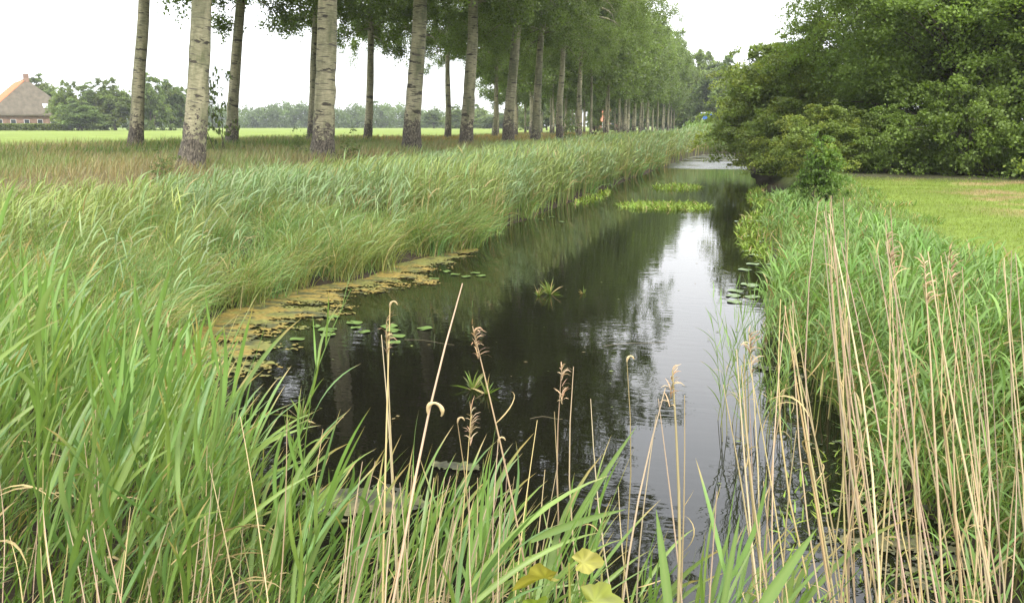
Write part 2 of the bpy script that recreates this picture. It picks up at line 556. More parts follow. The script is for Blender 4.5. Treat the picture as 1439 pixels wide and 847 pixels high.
def reed_stand(B, X, Y, H, nleaf, leafL, leafW, wind=0.9, col=(0.13, 0.21, 0.075), dry=0.03, k=4, stemcol=(0.16, 0.20, 0.06), spread=1.0, stem_dry=0.1):
    n = len(X)
    Z = ground(X, Y) - 0.03
    root = np.stack([X, Y, np.maximum(Z, -0.3)], -1)
    H = np.broadcast_to(H, (n,)) + np.maximum(0, -Z) * 0 
    az = AZR + RG.normal(0, 0.7, n)
    tilt = RG.uniform(0.02, 0.14, n); bend = RG.uniform(0.05, 0.3, n)
    P = B.blades(colvar(stemcol, n, 0.15, 0.05, stem_dry), root, H, 0.009 * np.clip(Y / 9, 1, 3), az, tilt, bend, [1, 1, .8, .5, .3])
    pc = colvar(col, n, 0.13, 0.05)
    for j in range(nleaf):
        f = np.clip((0.25 + 0.75 * (j + RG.random(n)) / nleaf), 0, .999) * 4
        i0 = np.floor(f).astype(int); fr = (f - i0)[:, None]
        p = P[np.arange(n), i0] * (1 - fr) + P[np.arange(n), np.minimum(i0 + 1, 4)] * fr
        laz = AZR + RG.normal(0, wind, n) + (j % 2) * spread
        c = pc * (1 + RG.normal(0, 0.12, (n, 1)))
        dm = RG.random(n) < dry + 0.22 * (f < 1.6)
        c[dm] = np.array([0.33, 0.26, 0.12]) * RG.uniform(.7, 1.2, (dm.sum(), 1))
        prof = [.45, 1, .8, 0.03] if k == 4 else ([.6, 1, 0.03] if k == 3 else [.4, .9, 1, .65, 0.02])
        B.blades(np.clip(c, .01, .7), p, leafL * RG.uniform(.6, 1.15, n), leafW * RG.uniform(.7, 1.2, n), laz, RG.uniform(.35, .8, n) - 0.25 * (f > 3.3), RG.uniform(.3, 1.5, n), prof)


def scatter(n, x0, x1, y0, y1, keep, ypow=1.0):
    u = RG.random(n)
    Y = y0 + (y1 - y0) * u ** ypow
    X = RG.uniform(x0, x1, n)
    m = keep(X, Y)
    return X[m], Y[m]


# left reed belt, four depth bands of decreasing leaf count
B = Batch()
for (y0, y1, n, nl, k, lw) in ((6.5, 14, 3000, 8, 5, 0.017), (14, 24, 4600, 7, 4, 0.020), (24, 42, 5200, 6, 3, 0.030), (42, 70, 4200, 5, 3, 0.045), (70, 98, 2600, 4, 3, 0.06)):
    X, Y = scatter(n, -15, -3.4, y0, y1, lambda X, Y: (sdist(X, Y) > -0.12) & (sdist(X, Y) < 4.6 + 1.2 * vnoise(X, Y, 1.5, 3) + 0.8 * smooth(25, 45, Y)) & (X < -3.2))
    s = sdist(X, Y)
    sed = (Y < 19) & (s < 3.4) & (RG.random(len(X)) < 0.93 * smooth(3.4, 2.2, s) * smooth(19, 15.5, Y))      # sedge grows here instead
    X, Y, s = X[~sed], Y[~sed], s[~sed]
    H = 1.62 - 0.20 * s + 0.3 * (vnoise(X, Y, 1.8, 4) - 0.5) + RG.normal(0, 0.10, len(X)) + 0.35 * smooth(40, 65, Y)
    H = H - 0.22 * smooth(2, 5, s) * smooth(40, 25, Y)
    H = H * np.where(Y < 15, 0.86 + 0.12 * smooth(8, 15, Y), 1)
    H = np.clip(H, 0.45, 2.3)
    tone = smooth(0.35, 0.65, vnoise(X, Y, 2.5, 8))[:, None]
    for w, c in ((tone[:, 0] > .5, (0.190, 0.262, 0.118)), (tone[:, 0] <= .5, (0.210, 0.262, 0.080))):
        reed_stand(B, X[w], Y[w], H[w], nl, 0.42, lw, wind=0.8, col=c, dry=0.03, k=k)
tag(obj('reed_bed', B.mesh('reed_bed', M_BED)), 'dense blue green reed belt along the left bank of the ditch', 'reeds', kind='stuff')

# reeds closing the far end of the water
B = Batch()
X, Y = scatter(2600, -6, 8, 84, 100, lambda X, Y: (sdist(X, Y) > 0.0))
reed_stand(B, X, Y, RG.uniform(1.5, 2.1, len(X)), 5, 0.6, 0.07, wind=1.0, col=(0.145, 0.225, 0.055), k=3)
tag(obj('reed_bed', B.mesh('reed_bed_end', M_BED)), 'bright green reeds closing the far end of the ditch', 'reeds', kind='stuff')

# sedge tussocks at the left waterline
B = Batch()
for i in range(230):
    y = RG.uniform(6.6, 19) if i < 190 else RG.uniform(18, 60)
    for _ in range(30):
        x = RG.uniform(-10, -4.5)
        s_ = sdist(np.array([x]), np.array([y]))[0]
        if 0.0 < s_ < (3.3 if y < 16 else 0.8): break
    else:
        continue
    n = 150 if y < 16 else 80
    rr = RG.normal(0, 0.13, (n, 2))
    root = np.stack([x + rr[:, 0], y + rr[:, 1], np.zeros(n)], -1)
    root[:, 2] = ground(root[:, 0], root[:, 1]) - 0.02
    base = [(0.170, 0.245, 0.064), (0.140, 0.235, 0.072), (0.200, 0.235, 0.066)][i % 3]
    B.blades(colvar(base, n, .2, .06, 0.10), root, RG.uniform(.6, 1.15, n), 0.009 * max(1, y / 12), RG.normal(AZR, 1.5, n), RG.uniform(.05, .5, n), RG.uniform(.5, 1.9, n), [.8, 1, .8, .45, .05])
tag(obj('sedge', B.mesh('sedge', M_BED)), 'olive yellow sedge tussocks drooping over the left waterline', 'sedge', kind='stuff')

# brown seeding grass under the poplars
B = Batch()
for (y0, y1, n, ws) in ((8, 24, 42000, 1.0), (24, 50, 40000, 1.7), (50, 130, 36000, 3.2)):
    X, Y = scatter(n, -31, -8, y0, y1, lambda X, Y: (sdist(X, Y) > 4.6) & (X < -10) & (X > -27.5 - 0.02 * Y) & (np.abs(X + 2.0 + 0.0 * Y) < 0.9 * Y + 6))
    nn = vnoise(X, Y, 3.0, 5) * 0.6 + vnoise(X, Y, 1.1, 6) * 0.4
    br = nn + RG.normal(0, .16, len(X)) > 0.54
    back = X < -20
    c = np.where(br[:, None], np.array([0.235, 0.200, 0.098]), np.array([0.180, 0.215, 0.080]))
    c = np.where((back & ~br)[:, None], np.array([0.10, 0.155, 0.04]), c)
    far = (Y > 50) & (RG.random(len(X)) < .6)
    c = np.where(far[:, None], np.array([0.27, 0.19, 0.06]), c)
    n = len(X)
    c = np.clip(c * (1 + RG.normal(0, .2, (n, 1))) * (1 + RG.normal(0, .06, (n, 3))), .01, .6)
    root = np.stack([X, Y, ground(X, Y) - .02], -1)
    hh = RG.uniform(.16, .42, n) * np.where(back, 1.25, 1.0) * (0.7 + 0.6 * vnoise(X, Y, 1.7, 12))
    B.blades(c, root, hh, 0.012 * ws, AZR + RG.normal(0, 1.3, n), RG.uniform(.0, .35, n), RG.uniform(.1, .9, n), [.7, 1, .15] if y0 > 20 else [.6, .9, .9, .15])
tag(obj('tall_grass', B.mesh('tall_grass', M_BED)), 'tall brown and olive seeding grass under the poplar rows', 'grass', kind='stuff')

# mown lawn blades on the right bank
B = Batch()
X, Y = scatter(60000, 2.5, 11, 9, 28, lambda X, Y: X > 2.55)
nn = vnoise(X + Y * .3, Y, 2.2, 9) * 0.5 + vnoise(X, Y, 0.7, 10) * 0.5
dry = (smooth(0.42, 0.62, nn) * smooth(3.6, 5.5, X) * smooth(13, 19, Y)) > RG.random(len(X))
c = np.where(dry[:, None], np.array([0.30, 0.23, 0.115]), np.array([0.165, 0.210, 0.036]))
n = len(X)
c = np.clip(c * (1 + RG.normal(0, .16, (n, 1))), .01, .6)
B.blades(c, np.stack([X, Y, ground(X, Y) - .01], -1), RG.uniform(.03, .075, n), 0.009, RG.uniform(0, 6.28, n), RG.uniform(0, .6, n), RG.uniform(0, .8, n), [1, .7, .1])
tag(obj('lawn_grass', B.mesh('lawn_grass', M_BED)), 'mown bright green lawn on the right bank with dry patches', 'lawn', kind='stuff')

# right bank reeds and lush grass
B = Batch()
for (y0, y1, n, nl, k, lw) in ((3.3, 4.8, 160, 9, 5, 0.018), (4.6, 9, 1100, 9, 5, 0.017), (9, 15, 1250, 8, 4, 0.020), (15, 30, 1200, 6, 3, 0.026)):
    X, Y = scatter(n, 0.0, 4.2, y0, y1, lambda X, Y: (sdist(X, Y) > 0.02 - .45 * smooth(.50, .75, vnoise(X, Y, .8, 41)) * smooth(5.5, 7, Y)) & (X < 2.35 + 0.7 * vnoise(X, Y, 2, 14) + 0.7 * smooth(11, 8, Y)) & (RG.random(len(X)) < np.where(Y < 6.2, .7, 1)))
    s = sdist(X, Y)
    H = (1.12 - 0.28 * np.abs(s) + 0.3 * (vnoise(X, Y, 1.2, 15) - .5) + RG.normal(0, .1, len(X))) * (1 - .40 * smooth(9.5, 13, Y))
    cap = CZ - np.interp(X / Y, [.05, .12, .2, .3], [.072, .092, .124, .148]) * np.hypot(X, Y) - ground(X, Y)
    H = np.minimum(H, cap * RG.uniform(.8, 1.1, len(X)))
    m = H > .16
    X, Y, H = X[m], Y[m], H[m]
    reed_stand(B, X, Y, np.clip(H, .16, 1.5), nl, 0.30, lw, wind=1.3, col=(0.135, 0.225, 0.055), dry=0.03, k=k, stem_dry=.25)
X = RG.uniform(.75, 2.3, 150); Y = RG.uniform(3.4, 6.4, 150)
m = vnoise(X, Y, .45, 71) > .42
X, Y = X[m], Y[m]
reed_stand(B, X, Y, RG.uniform(.45, .95, len(X)), 9, .30, .015, wind=1.2, col=(0.135, 0.215, 0.055), dry=.08, k=5, stem_dry=.3)
tag(obj('reed_bed', B.mesh('reed_bed_right', M_BED)), 'mixed green reeds and dead stalks on the right bank', 'reeds', kind='stuff')
B = Batch()
for (y0, y1, n0, wf) in ((4.2, 9, 15000, 1), (9, 16, 14000, 1.3), (16, 32, 10000, 2.0)):
    X, Y = scatter(n0, 0.6, 4.0, y0, y1, lambda X, Y: (sdist(X, Y) > 0.0) & (X < 3.0 + 0.6 * (vnoise(X, Y, 1, 16) - .5)))
    n = len(X)
    c = colvar((0.125, 0.205, 0.042), n, .2, .06, .05)
    c[RG.random(n) < .3] *= np.array([1.25, 1.0, 0.9])
    B.blades(c, np.stack([X, Y, ground(X, Y) - .02], -1), np.minimum(RG.uniform(.25, .7, n), np.maximum(np.where(Y > 15, .16, .05), RG.uniform(.8, 1.2, n) * (CZ - np.interp(X / Y, [.05, .12, .2, .3], [.078, .095, .127, .15]) * np.hypot(X, Y) - ground(X, Y)))), 0.008 * wf, RG.normal(AZR + .6, 1.6, n), RG.uniform(.0, .5, n), RG.uniform(.3, 1.6, n), [.8, 1, .7, .1])
tag(obj('bank_grass', B.mesh('bank_grass', M_BED)), 'lush fresh green grass on the slope of the right bank', 'grass', kind='stuff')

# undergrowth behind the foreground reeds
B = Batch()
X, Y = scatter(26000, -9, 1.5, 1.6, 9.5, lambda X, Y: (sdist(X, Y) > -0.05) & (sdist(X, Y) < 2.6) & (X < -0.4 + 0.25 * vnoise(X, Y, .5, 2)) | ((sdist(X, Y) > -.05) & (RG.random(len(X)) < .05)))
n = len(X)
B.blades(colvar((0.10, 0.165, 0.035), n, .25, .07, .12), np.stack([X, Y, ground(X, Y) - .02], -1), RG.uniform(.25, .65, n), 0.009, RG.normal(AZR, .9, n), RG.uniform(.1, .6, n), RG.uniform(.3, 1.4, n), [.8, 1, .8, .4, .05])
tag(obj('undergrowth', B.mesh('undergrowth', M_BED)), 'thick low green undergrowth at the feet of the nearest reeds', 'grass', kind='stuff')

# ------------------------------------------------------------------ poplars
def tube(path, rad, seg=8, wob=0.0, seed=0, phase=0.0):
    path = np.asarray(path, float); rad = np.asarray(rad, float)
    n = len(path)
    T = np.gradient(path, axis=0); T /= np.linalg.norm(T, axis=1)[:, None] + 1e-9
    ref = np.array([0.0, 1.0, 0.0]) if abs(T[0][1]) < .9 else np.array([1.0, 0, 0])
    A = np.cross(T, ref); A /= np.linalg.norm(A, axis=1)[:, None]
    Bv = np.cross(T, A)
    th = np.linspace(0, 2 * np.pi, seg, endpoint=False) + phase
    rr = rad[:, None] * np.ones((1, seg))
    if wob:
        zz = np.arange(n)[:, None] * 0.5
        rr = rr * (1 + wob * (vnoise(np.cos(th)[None, :] * 2 + seed * 7, np.sin(th)[None, :] * 2 + zz, 1, seed) - .5) * 2)
    V = path[:, None, :] + A[:, None, :] * (np.cos(th)[None, :, None] * rr[..., None]) + Bv[:, None, :] * (np.sin(th)[None, :, None] * rr[..., None])
    i = np.arange(n * seg).reshape(n, seg)
    j = np.roll(i, -1, 1)
    q = np.stack([i[:-1], j[:-1], j[1:], i[1:]], -1).reshape(-1, 4)
    return V.reshape(-1, 3), q


def join(parts):
    V = []; Q = []; n = 0
    for v, q in parts:
        V.append(v); Q.append(q + n); n += len(v)
    return np.concatenate(V), np.concatenate(Q)


def leaves(C, size, n_up=0.0, aspect=0.75, rng=RG):
    """one rhombic leaf per centre"""
    n = len(C)
    a = rng.normal(0, 1, (n, 3)); a /= np.linalg.norm(a, axis=1)[:, None]
    nm = rng.normal(0, 1, (n, 3)); nm[:, 2] += n_up
    b = np.cross(a, nm); b /= np.linalg.norm(b, axis=1)[:, None] + 1e-9
    nm /= np.linalg.norm(nm, axis=1)[:, None]
    a = np.cross(b, nm); a /= np.linalg.norm(a, axis=1)[:, None] + 1e-9
    s = (size * rng.uniform(.7, 1.25, n))[:, None]
    a = a * s * .5; b = b * s * .5 * aspect
    V = np.stack([C - a, C + b - a * .2, C + a, C - b - a * .2], 1).reshape(-1, 3)
    q = np.arange(n * 4).reshape(n, 4)
    return V, q


def poplar_meshes(idx, lod, Ht=28.0, zlow=6.8, rmax=11.2, zfull=17.0, nl=80, sparse=1.0):
    rg = np.random.default_rng(100 + idx)
    nz_ = 60
    z = np.concatenate([np.linspace(-0.3, 3, 24), np.linspace(3.2, Ht, nz_ - 24)])
    rad = 0.5 * (1 - 0.86 * (np.clip(z, 0, None) / Ht) ** 0.85) + 0.13 * np.exp(-np.clip(z, -.2, None) * 1.7)
    px = 0.10 * np.sin(z * 0.45 + idx) + 0.05 * np.sin(z * 1.1 + idx * 2); py = 0.12 * np.sin(z * 0.38 + idx * 3)
    px -= px[2]; py -= py[2]
    path = np.stack([px, py, z], -1)
    parts = [tube(path, rad, 20 if lod == 0 else 8, 0.09, idx)]
    clumps = []; crad = []; hang = []
    for i in range(nl):
        u = (i + rg.random()) / nl
        zb = zlow + (Ht - 2.5 - zlow) * u
        a = i * 2.4 + rg.normal(0, .45)
        low = zb < zfull
        Lf = np.interp(zb, [zlow, zfull, zlow + .78 * (Ht - zlow), Ht], [.30, 1.0, .95, .16] if Ht > 20 else [.45, 1.0, .8, .12])
        Ln = rmax * Lf * rg.uniform(.72, 1.1)
        k = 8
        el0 = rg.uniform(.0, .5) if low else rg.uniform(.25, .7) + .3 * u
        t = np.linspace(0, 1, k)
        el = el0 - (0.85 if low else 0.5) * t
        h = np.concatenate([[0], np.cumsum(np.cos(el[:-1]) * Ln / (k - 1))]); v = np.concatenate([[0], np.cumsum(np.sin(el[:-1]) * Ln / (k - 1))])
        cx, cy = np.interp(zb, z, px), np.interp(zb, z, py)
        az = a + 0.3 * np.sin(t * 3 + i)
        pth = np.stack([cx + h * np.cos(az), cy + h * np.sin(az), zb + v], -1)
        r0 = 0.035 + .012 * Ln
        parts.append(tube(pth, r0 * (1 - .88 * t), 6 if lod == 0 else 3))
        ns = int(2 + Ln * 1.15)
        for c in range(ns):         # side twigs, each carrying hanging sprays of leaves
            f = rg.uniform(.30, 1.0)
            p = np.array([np.interp(f, t, pth[:, q]) for q in range(3)])
            off = np.clip(rg.normal(0, 1, 3), -1.3, 1.3) * np.array([.9, .9, .35]) * (.4 + .6 * Ln / rmax)
            e = p + off
            if lod == 0:
                parts.append(tube(np.array([p, p + off * .5 + [0, 0, .12], e]), [.018, .012, .005], 3))
            for m in range(int(rg.integers(2, 4) * sparse + .5)):
                g = rg.uniform(.35, 1.1)
                clumps.append(p + off * g + rg.normal(0, .16, 3)); crad.append(rg.uniform(.24, .46)); hang.append(rg.uniform(.25, .9))
    for i in range(30):
        clumps.append(np.array([rg.normal(0, .9), rg.normal(0, .9), rg.uniform(Ht - 5, Ht + .6)])); crad.append(.42); hang.append(.4)
    clumps = np.array(clumps); crad = np.array(crad); hang = np.array(hang)
    per = (72 if Ht > 20 else 96) if lod == 0 else 30
    n = len(clumps) * per
    ci = np.repeat(np.arange(len(clumps)), per)
    g = rg.normal(0, 1, (n, 3)) * np.array([.62, .62, .45]) * crad[ci][:, None] * (1 if lod == 0 else 1.5)
    dz = rg.random(n)
    g[:, :2] *= (1 - .45 * dz)[:, None]
    g[:, 2] -= dz * hang[ci]
    C = clumps[ci] + g
    V, q = leaves(C, (.125 if Ht > 20 else .105) if lod == 0 else 0.25, 0.3, .85, rg)
    cc = np.array([0.130, 0.182, 0.045])[None] * (1 + rg.normal(0, .13, (len(clumps), 1)))[ci] * (1 + rg.normal(0, .16, (n, 1)))
    pale = rg.random(n) < .12
    cc[pale] = np.array([0.18, 0.21, 0.13])
    tv, tq = join(parts)
    tm = make_mesh('poplar_trunk', tv, [tq], M_BARK, smooth=True)
    cm = make_mesh('poplar_crown', V, [q], M_POP, np.repeat(np.clip(cc, .01, .5), 4, 0))
    print('poplar', idx, n)
    return tm, cm


POP = [poplar_meshes(i, 0) for i in range(2)]
POPM = [poplar_meshes(4 + i, 0, 16.5, 7.0, 10.6, 11.0, 38, .8) for i in range(2)]
POPF = [poplar_meshes(i + 10, 1, 17.0, 5.9, 4.3, 8.5, 40, 1.1) for i in range(3)]


def poplar(i, x, y, diam, lean, label, group, kind=0, scale=1.0, spin=None):
    e = empty('poplar_tree', (x, y, gz(x, y) - 0.02), label, 'tree', group)
    sp_ = (i * 2.1 + x) if spin is None else spin
    axis_ = Vector((-RIGHT[1], RIGHT[0], 0))       # tilt towards the right of the picture
    e.rotation_euler = (Matrix.Rotation(math.atan(lean), 3, axis_)).to_euler()
    fam = (POP, POPM, POPF)[kind]
    tm, cm = fam[i % len(fam)]
    t = obj('trunk', tm, e)
    t.rotation_euler = (0, 0, sp_)
    t.scale = (diam, diam, scale)
    c = obj('crown', cm, e)
    c.rotation_euler = (0, 0, sp_)
    c.scale = (1, 1, scale)
    return e


front = [(-13.66, 20.1, .62, .123), (-13.9, 28.0, .82, .057), (-13.7, 36.0, .80, .082), (-13.8, 44.0, .74, .071), (-13.65, 52.0, .72, .083),
         (-13.8, 59.9, .74, .067), (-13.75, 67.9, .66, .031), (-13.7, 75.9, .60, .021)]
ORD = ['first', 'second', 'third', 'fourth', 'fifth', 'sixth', 'seventh', 'eighth']
look = ['pale olive trunk with smooth bark', 'thick dark-scarred trunk', 'whitish trunk with dark foot', 'pale leaning trunk with dark foot',
        'trunk forking slightly with dark foot', 'straight trunk leaning right', 'grey trunk', 'slimmer grey trunk']
GF = 'poplars in the row nearest the ditch'
for i, (x, y, d, ln) in enumerate(front):
    poplar(i, x, y, d * 0.92, ln, 'poplar with %s, %s from the left in the nearer row' % (look[i], ORD[i]), GF, kind=int(i > 4), spin=[0.3, 2.0, 4.1, 1.2, 3.3, 5.0, .7, 2.9][i])
back = [(-23.6, 31.1, .58, .159), (-24.1, 38.9, .62, .132), (-23.96, 47.0, .54, .066), (-24.0, 55.0, .58, .059), (-23.9, 63.0, .58, .05), (-23.8, 71, .60, .03),
        (-24.3, 78.8, .58, .015), (-24.2, 86.8, .58, .015), (-24.1, 95.0, .58, .01), (-24.15, 102.9, .6, .006)]
for i, (x, y, d, ln) in enumerate(back):
    lab = 'slimmer poplar behind the nearer row, %s from the left in the back row' % (ORD + ['ninth', 'tenth'])[i]
    poplar(i + 1, x, y, d * 0.95, ln, lab, 'poplars in the back row beside the meadow', kind=0 if i < 4 else (1 if i < 7 else 2), scale=.95 if i < 4 else 1, spin=i * 1.7 + .4)
GD = 'distant poplars crowding at the far end of the avenue'
LD = 'distant poplar among the crowded pale trunks at the far end of the avenue'
k = 0
for y in np.arange(83.8, 180, 5.3):
    poplar(k, -13.75 + RG.normal(0, .25), y + RG.normal(0, .5), RG.uniform(.30, .46), .01, LD, GD, kind=2, scale=RG.uniform(.85, 1.0), spin=RG.uniform(0, 6)); k += 1
for y in np.arange(110.8, 205, 5.9):
    poplar(k, -24.1 + RG.normal(0, .6), y + RG.normal(0, .6), RG.uniform(.28, .42), .01, LD, GD, kind=2, scale=RG.uniform(.85, 1.0), spin=RG.uniform(0, 6)); k += 1
for y in np.arange(126, 205, 6.5):
    poplar(k, -33.5 + RG.normal(0, .8), y + RG.normal(0, .8), RG.uniform(.28, .42), .01, LD, GD, kind=2, scale=RG.uniform(.8, .95), spin=RG.uniform(0, 6)); k += 1


# ------------------------------------------------------------------ broadleaved trees and bushes
def broad_meshes(seed, rx, ry, hz, z0, nb, per, leaf, col, trunks=3, flat=.42, lean=0.0, cr_=(.8, 1.35), yel=.1, trunk_r=.16):
    rg = np.random.default_rng(seed)
    parts = []; centres = []; rad = []
    for i in range(nb):
        # points over a lumpy ellipsoid, shell first
        d = rg.normal(0, 1, 3); d /= np.linalg.norm(d)
        f = rg.uniform(.62, 1.0) if i % 3 else rg.uniform(.2, .7)
        lump = 1 + .22 * math.sin(3.1 * math.atan2(d[1], d[0]) + seed) * math.cos(2.3 * d[2] + seed) + rg.normal(0, .06)
        zc = (z0 + hz) / 2 + d[2] * f * (hz - z0) / 2 * lump
        w = 1.0
        h01 = (zc - z0) / (hz - z0)
        w = 1.12 - .35 * max(0, h01 - .35) + .42 * max(0, .38 - h01) / .38
        p = np.array([d[0] * f * rx * lump * w + lean * h01, d[1] * f * ry * lump * w, max(z0 + .2, zc)])
        centres.append(p); rad.append(rg.uniform(*cr_) * (.75 if h01 > .8 else 1))
    centres = np.array(centres); rad = np.array(rad)
    for j in range(trunks):
        a = rg.uniform(0, 6.28)
        top = centres[rg.integers(len(centres))]
        b0 = np.array([math.cos(a) * .5 * rx * .3, math.sin(a) * .5 * ry * .3, -.2])
        t = np.linspace(0, 1, 8)[:, None]
        tp = np.array([top[0] * .4, top[1] * .4, hz * .8])
        pth = b0 * (1 - t) + tp * t + np.array([.3, .2, 0]) * np.sin(t * 4 + j)
        parts.append(tube(pth, trunk_r * (1 - .8 * t[:, 0]), 7))
    for c in centres[::2]:
        st = np.array([c[0] * .15, c[1] * .15, max(.3, c[2] * .62)])
        t = np.linspace(0, 1, 5)[:, None]
        pth = st * (1 - t) + c * t; pth[:, 2] += .25 * np.sin(t[:, 0] * 3)
        parts.append(tube(pth, trunk_r * .3 * (1 - .7 * t[:, 0]), 4))
    n = nb * per
    ci = np.repeat(np.arange(nb), per)
    # leaves on twig sprays: several sub-centres per bough, flattened
    sub = rg.normal(0, 1, (nb, 7, 3)) * np.array([.62, .62, flat])
    sc = sub[ci, rg.integers(0, 7, n)]
    g = sc + rg.normal(0, 1, (n, 3)) * np.array([.22, .22, .11])
    g[:, 2] -= .16 * (g[:, 0] ** 2 + g[:, 1] ** 2)
    C = centres[ci] + g * rad[ci][:, None]
    C[:, 2] = np.maximum(C[:, 2], .06)
    V, q = leaves(C, leaf, 1.1, .8, rg)
    cb = (1 + rg.normal(0, .17, (nb, 1)))[ci]
    cc = np.asarray(col)[None] * cb * (1 + rg.normal(0, .15, (n, 1)))
    ym = (rg.random(nb) < yel)[ci]
    cc[ym] *= np.array([1.25, 1.12, .9])
    tv, tq = join(parts)
    return make_mesh('tree_wood', tv, [tq], M_WOOD, smooth=True), make_mesh('tree_leaves', V, [q], M_ALD, np.repeat(np.clip(cc, .008, .5), 4, 0))


def plant_tree(name, meshes, loc, label, cat='tree', group=None, rz=0.0, s=(1, 1, 1)):
    e = empty(name, loc, label, cat, group)
    e.rotation_euler = (0, 0, rz)
    e.scale = s
    obj('trunk', meshes[0], e)
    obj('crown', meshes[1], e)
    return e


def on(x, y, dz=-0.05):
    return (x, y, gz(x, y) + dz)


big = broad_meshes(1, 5.6, 4.6, 14.0, .3, 215, 800, .108, (0.158, 0.228, 0.050), trunks=5, cr_=(.85, 1.5))
mid = broad_meshes(2, 4.0, 3.6, 9.5, .1, 150, 640, .105, (0.175, 0.245, 0.054), trunks=5, cr_=(.8, 1.35), yel=.25)
plant_tree('alder_tree', big, on(7.7, 35.5), 'largest dark green alder standing behind the lawn on the right')
plant_tree('alder_tree', mid, on(10.8, 33.0), 'lighter green bushy alder at the right edge of the lawn', rz=2.2, s=(1.05, 1.0, 1.15))
plant_tree('alder_tree', big, on(15.0, 42.5), 'tall green alder rising behind the others at the far right', rz=3.4, s=(1.05, 1.05, 1.05))
plant_tree('alder_tree', mid, on(12.6, 38.5), 'alder filling the gap between the two right hand alders', rz=5, s=(1.1, 1.1, 1.35))
plant_tree('alder_tree', mid, on(9.2, 47.0), 'alder farthest back showing between the branches of the largest alder', rz=1.1, s=(1.2, 1.1, 1.2))
plant_tree('alder_tree', mid, on(5.2, 43.0), 'mid green alder between the largest alder and the ditch', rz=.8, s=(.85, .9, .95))
wil = broad_meshes(3, 3.0, 3.4, 6.2, -.1, 110, 420, .15, (0.182, 0.240, 0.060), trunks=5, cr_=(.7, 1.2), yel=.3)
plant_tree('willow_bush', wil, on(1.6, 47.0), 'rounded olive green willow bush overhanging the far right water', 'bush', s=(1.0, 1.1, 1.0))
plant_tree('willow_bush', wil, on(2.0, 59.0), 'yellowish willow bush farther down the right bank', 'bush', rz=2.5, s=(1, 1.1, 1.02))
shr = broad_meshes(4, 1.5, 1.3, 2.3, 0, 46, 380, .085, (0.145, 0.205, 0.046), trunks=4, cr_=(.32, .6), trunk_r=.05)
plant_tree('shrub', wil, on(2.0, 38.5, -.2), 'low olive shrub overhanging the water below the willow bush', 'shrub', rz=1, s=(.62, .62, .52))
plant_tree('shrub', wil, on(2.6, 31.5, -.2), 'leafy olive shrub at the near left foot of the alders', 'shrub', rz=2, s=(.42, .45, .40))
for i, (x, y, s) in enumerate([(4.6, 31.4, .95), (6.6, 30.6, 1.3), (8.4, 29.8, .8), (10.4, 29.6, 1.5), (12.8, 29.0, .95), (15.2, 29.9, 1.7)]):
    plant_tree('shrub', shr, on(x, y, -.1), '%s undergrowth shrub from the left at the back of the lawn under the alders' % ORD[i], 'shrub', 'undergrowth shrubs behind the lawn', rz=i * 1.3, s=(s, s * .9, s))
sap = broad_meshes(5, .55, .5, 1.7, .1, 34, 150, .07, (0.10, 0.165, 0.034), trunks=4, cr_=(.14, .3), trunk_r=.02)
plant_tree('alder_sapling', sap, on(1.75, 21.5, -.05), 'young alder sapling on the right bank between water and lawn', 'sapling', s=(.9, .9, 1.05))
tiny = broad_meshes(6, .4, .4, 1.5, .1, 16, 34, .07, (0.11, 0.15, 0.05), trunks=3, cr_=(.12, .24), trunk_r=.012)
for (px, py, d, s, lab) in ((228, 222, 19.5, .62, 'thin wild shoot standing in the grass left of the first poplar'), (490, 205, 29, .85, 'small green shoot between the second and third poplars'),
                            (418, 200, 31, .8, 'small green shoot left of the second poplar'), (797, 196, 72, 2.2, 'pale yellow green bush between the seventh and eighth poplars')):
    p = at(px, py, d)
    plant_tree('sapling', tiny, on(p[0], p[1]), lab, 'sapling', rz=d, s=(s, s, s))
# twiggy side shoot on the first poplar's flank
plant_tree('sapling', tiny, on(at(300, 190, 33)[0], at(300, 190, 33)[1]), 'dark tall young tree just right of the first poplar trunk', 'sapling', rz=1, s=(1.6, 1.6, 2.9))

fard = [broad_meshes(20 + i, 4.2, 4.2, 11, .2, 80, 230, .42, ((0.125, 0.172, 0.050), (0.150, 0.200, 0.052), (0.110, 0.155, 0.052))[i], trunks=2, cr_=(1.0, 1.9), trunk_r=.25) for i in range(3)]
GE = 'round trees beyond the far end of the water'
for i, (px, d, h) in enumerate([(955, 205, 17.5), (982, 195, 17.5), (1012, 185, 15.5), (1034, 170, 12.0), (996, 230, 20), (930, 225, 14), (1055, 190, 13), (1085, 180, 14), (905, 235, 12), (880, 240, 11), (945, 205, 9)]):
    p = at(px, 177, d)
    plant_tree('round_tree', fard[i % 3], (p[0], p[1], gz(p[0], p[1]) - .3), 'dark rounded tree massed with others beyond the far end of the water', 'tree', GE, rz=i * 1.9, s=(1.25 if h > 12 else .9, 1.2, h / 11))
left_trees = [(95, 183, 10.2, .62, 'upright bright green tree standing right of the farmhouse', 1), (112, 176, 6.2, .85, 'low round dark bush in front of the upright tree by the farmhouse', 2),
              (128, 190, 10.0, .8, 'green tree touching the upright tree right of the farmhouse', 0), (160, 190, 11.0, .85, 'broad green tree left of the leftmost back row poplar', 1),
              (214, 186, 11.6, .72, 'airy tree with sky gaps between the two leftmost poplars', 0), (240, 192, 10.6, .75, 'dark tree close to the left side of the first poplar', 2),
              (262, 196, 9.4, .7, 'tree hidden mostly behind the first poplar trunk', 1), (58, 215, 13.0, 1.1, 'olive tree rising behind the right slope of the farmhouse roof', 0)]
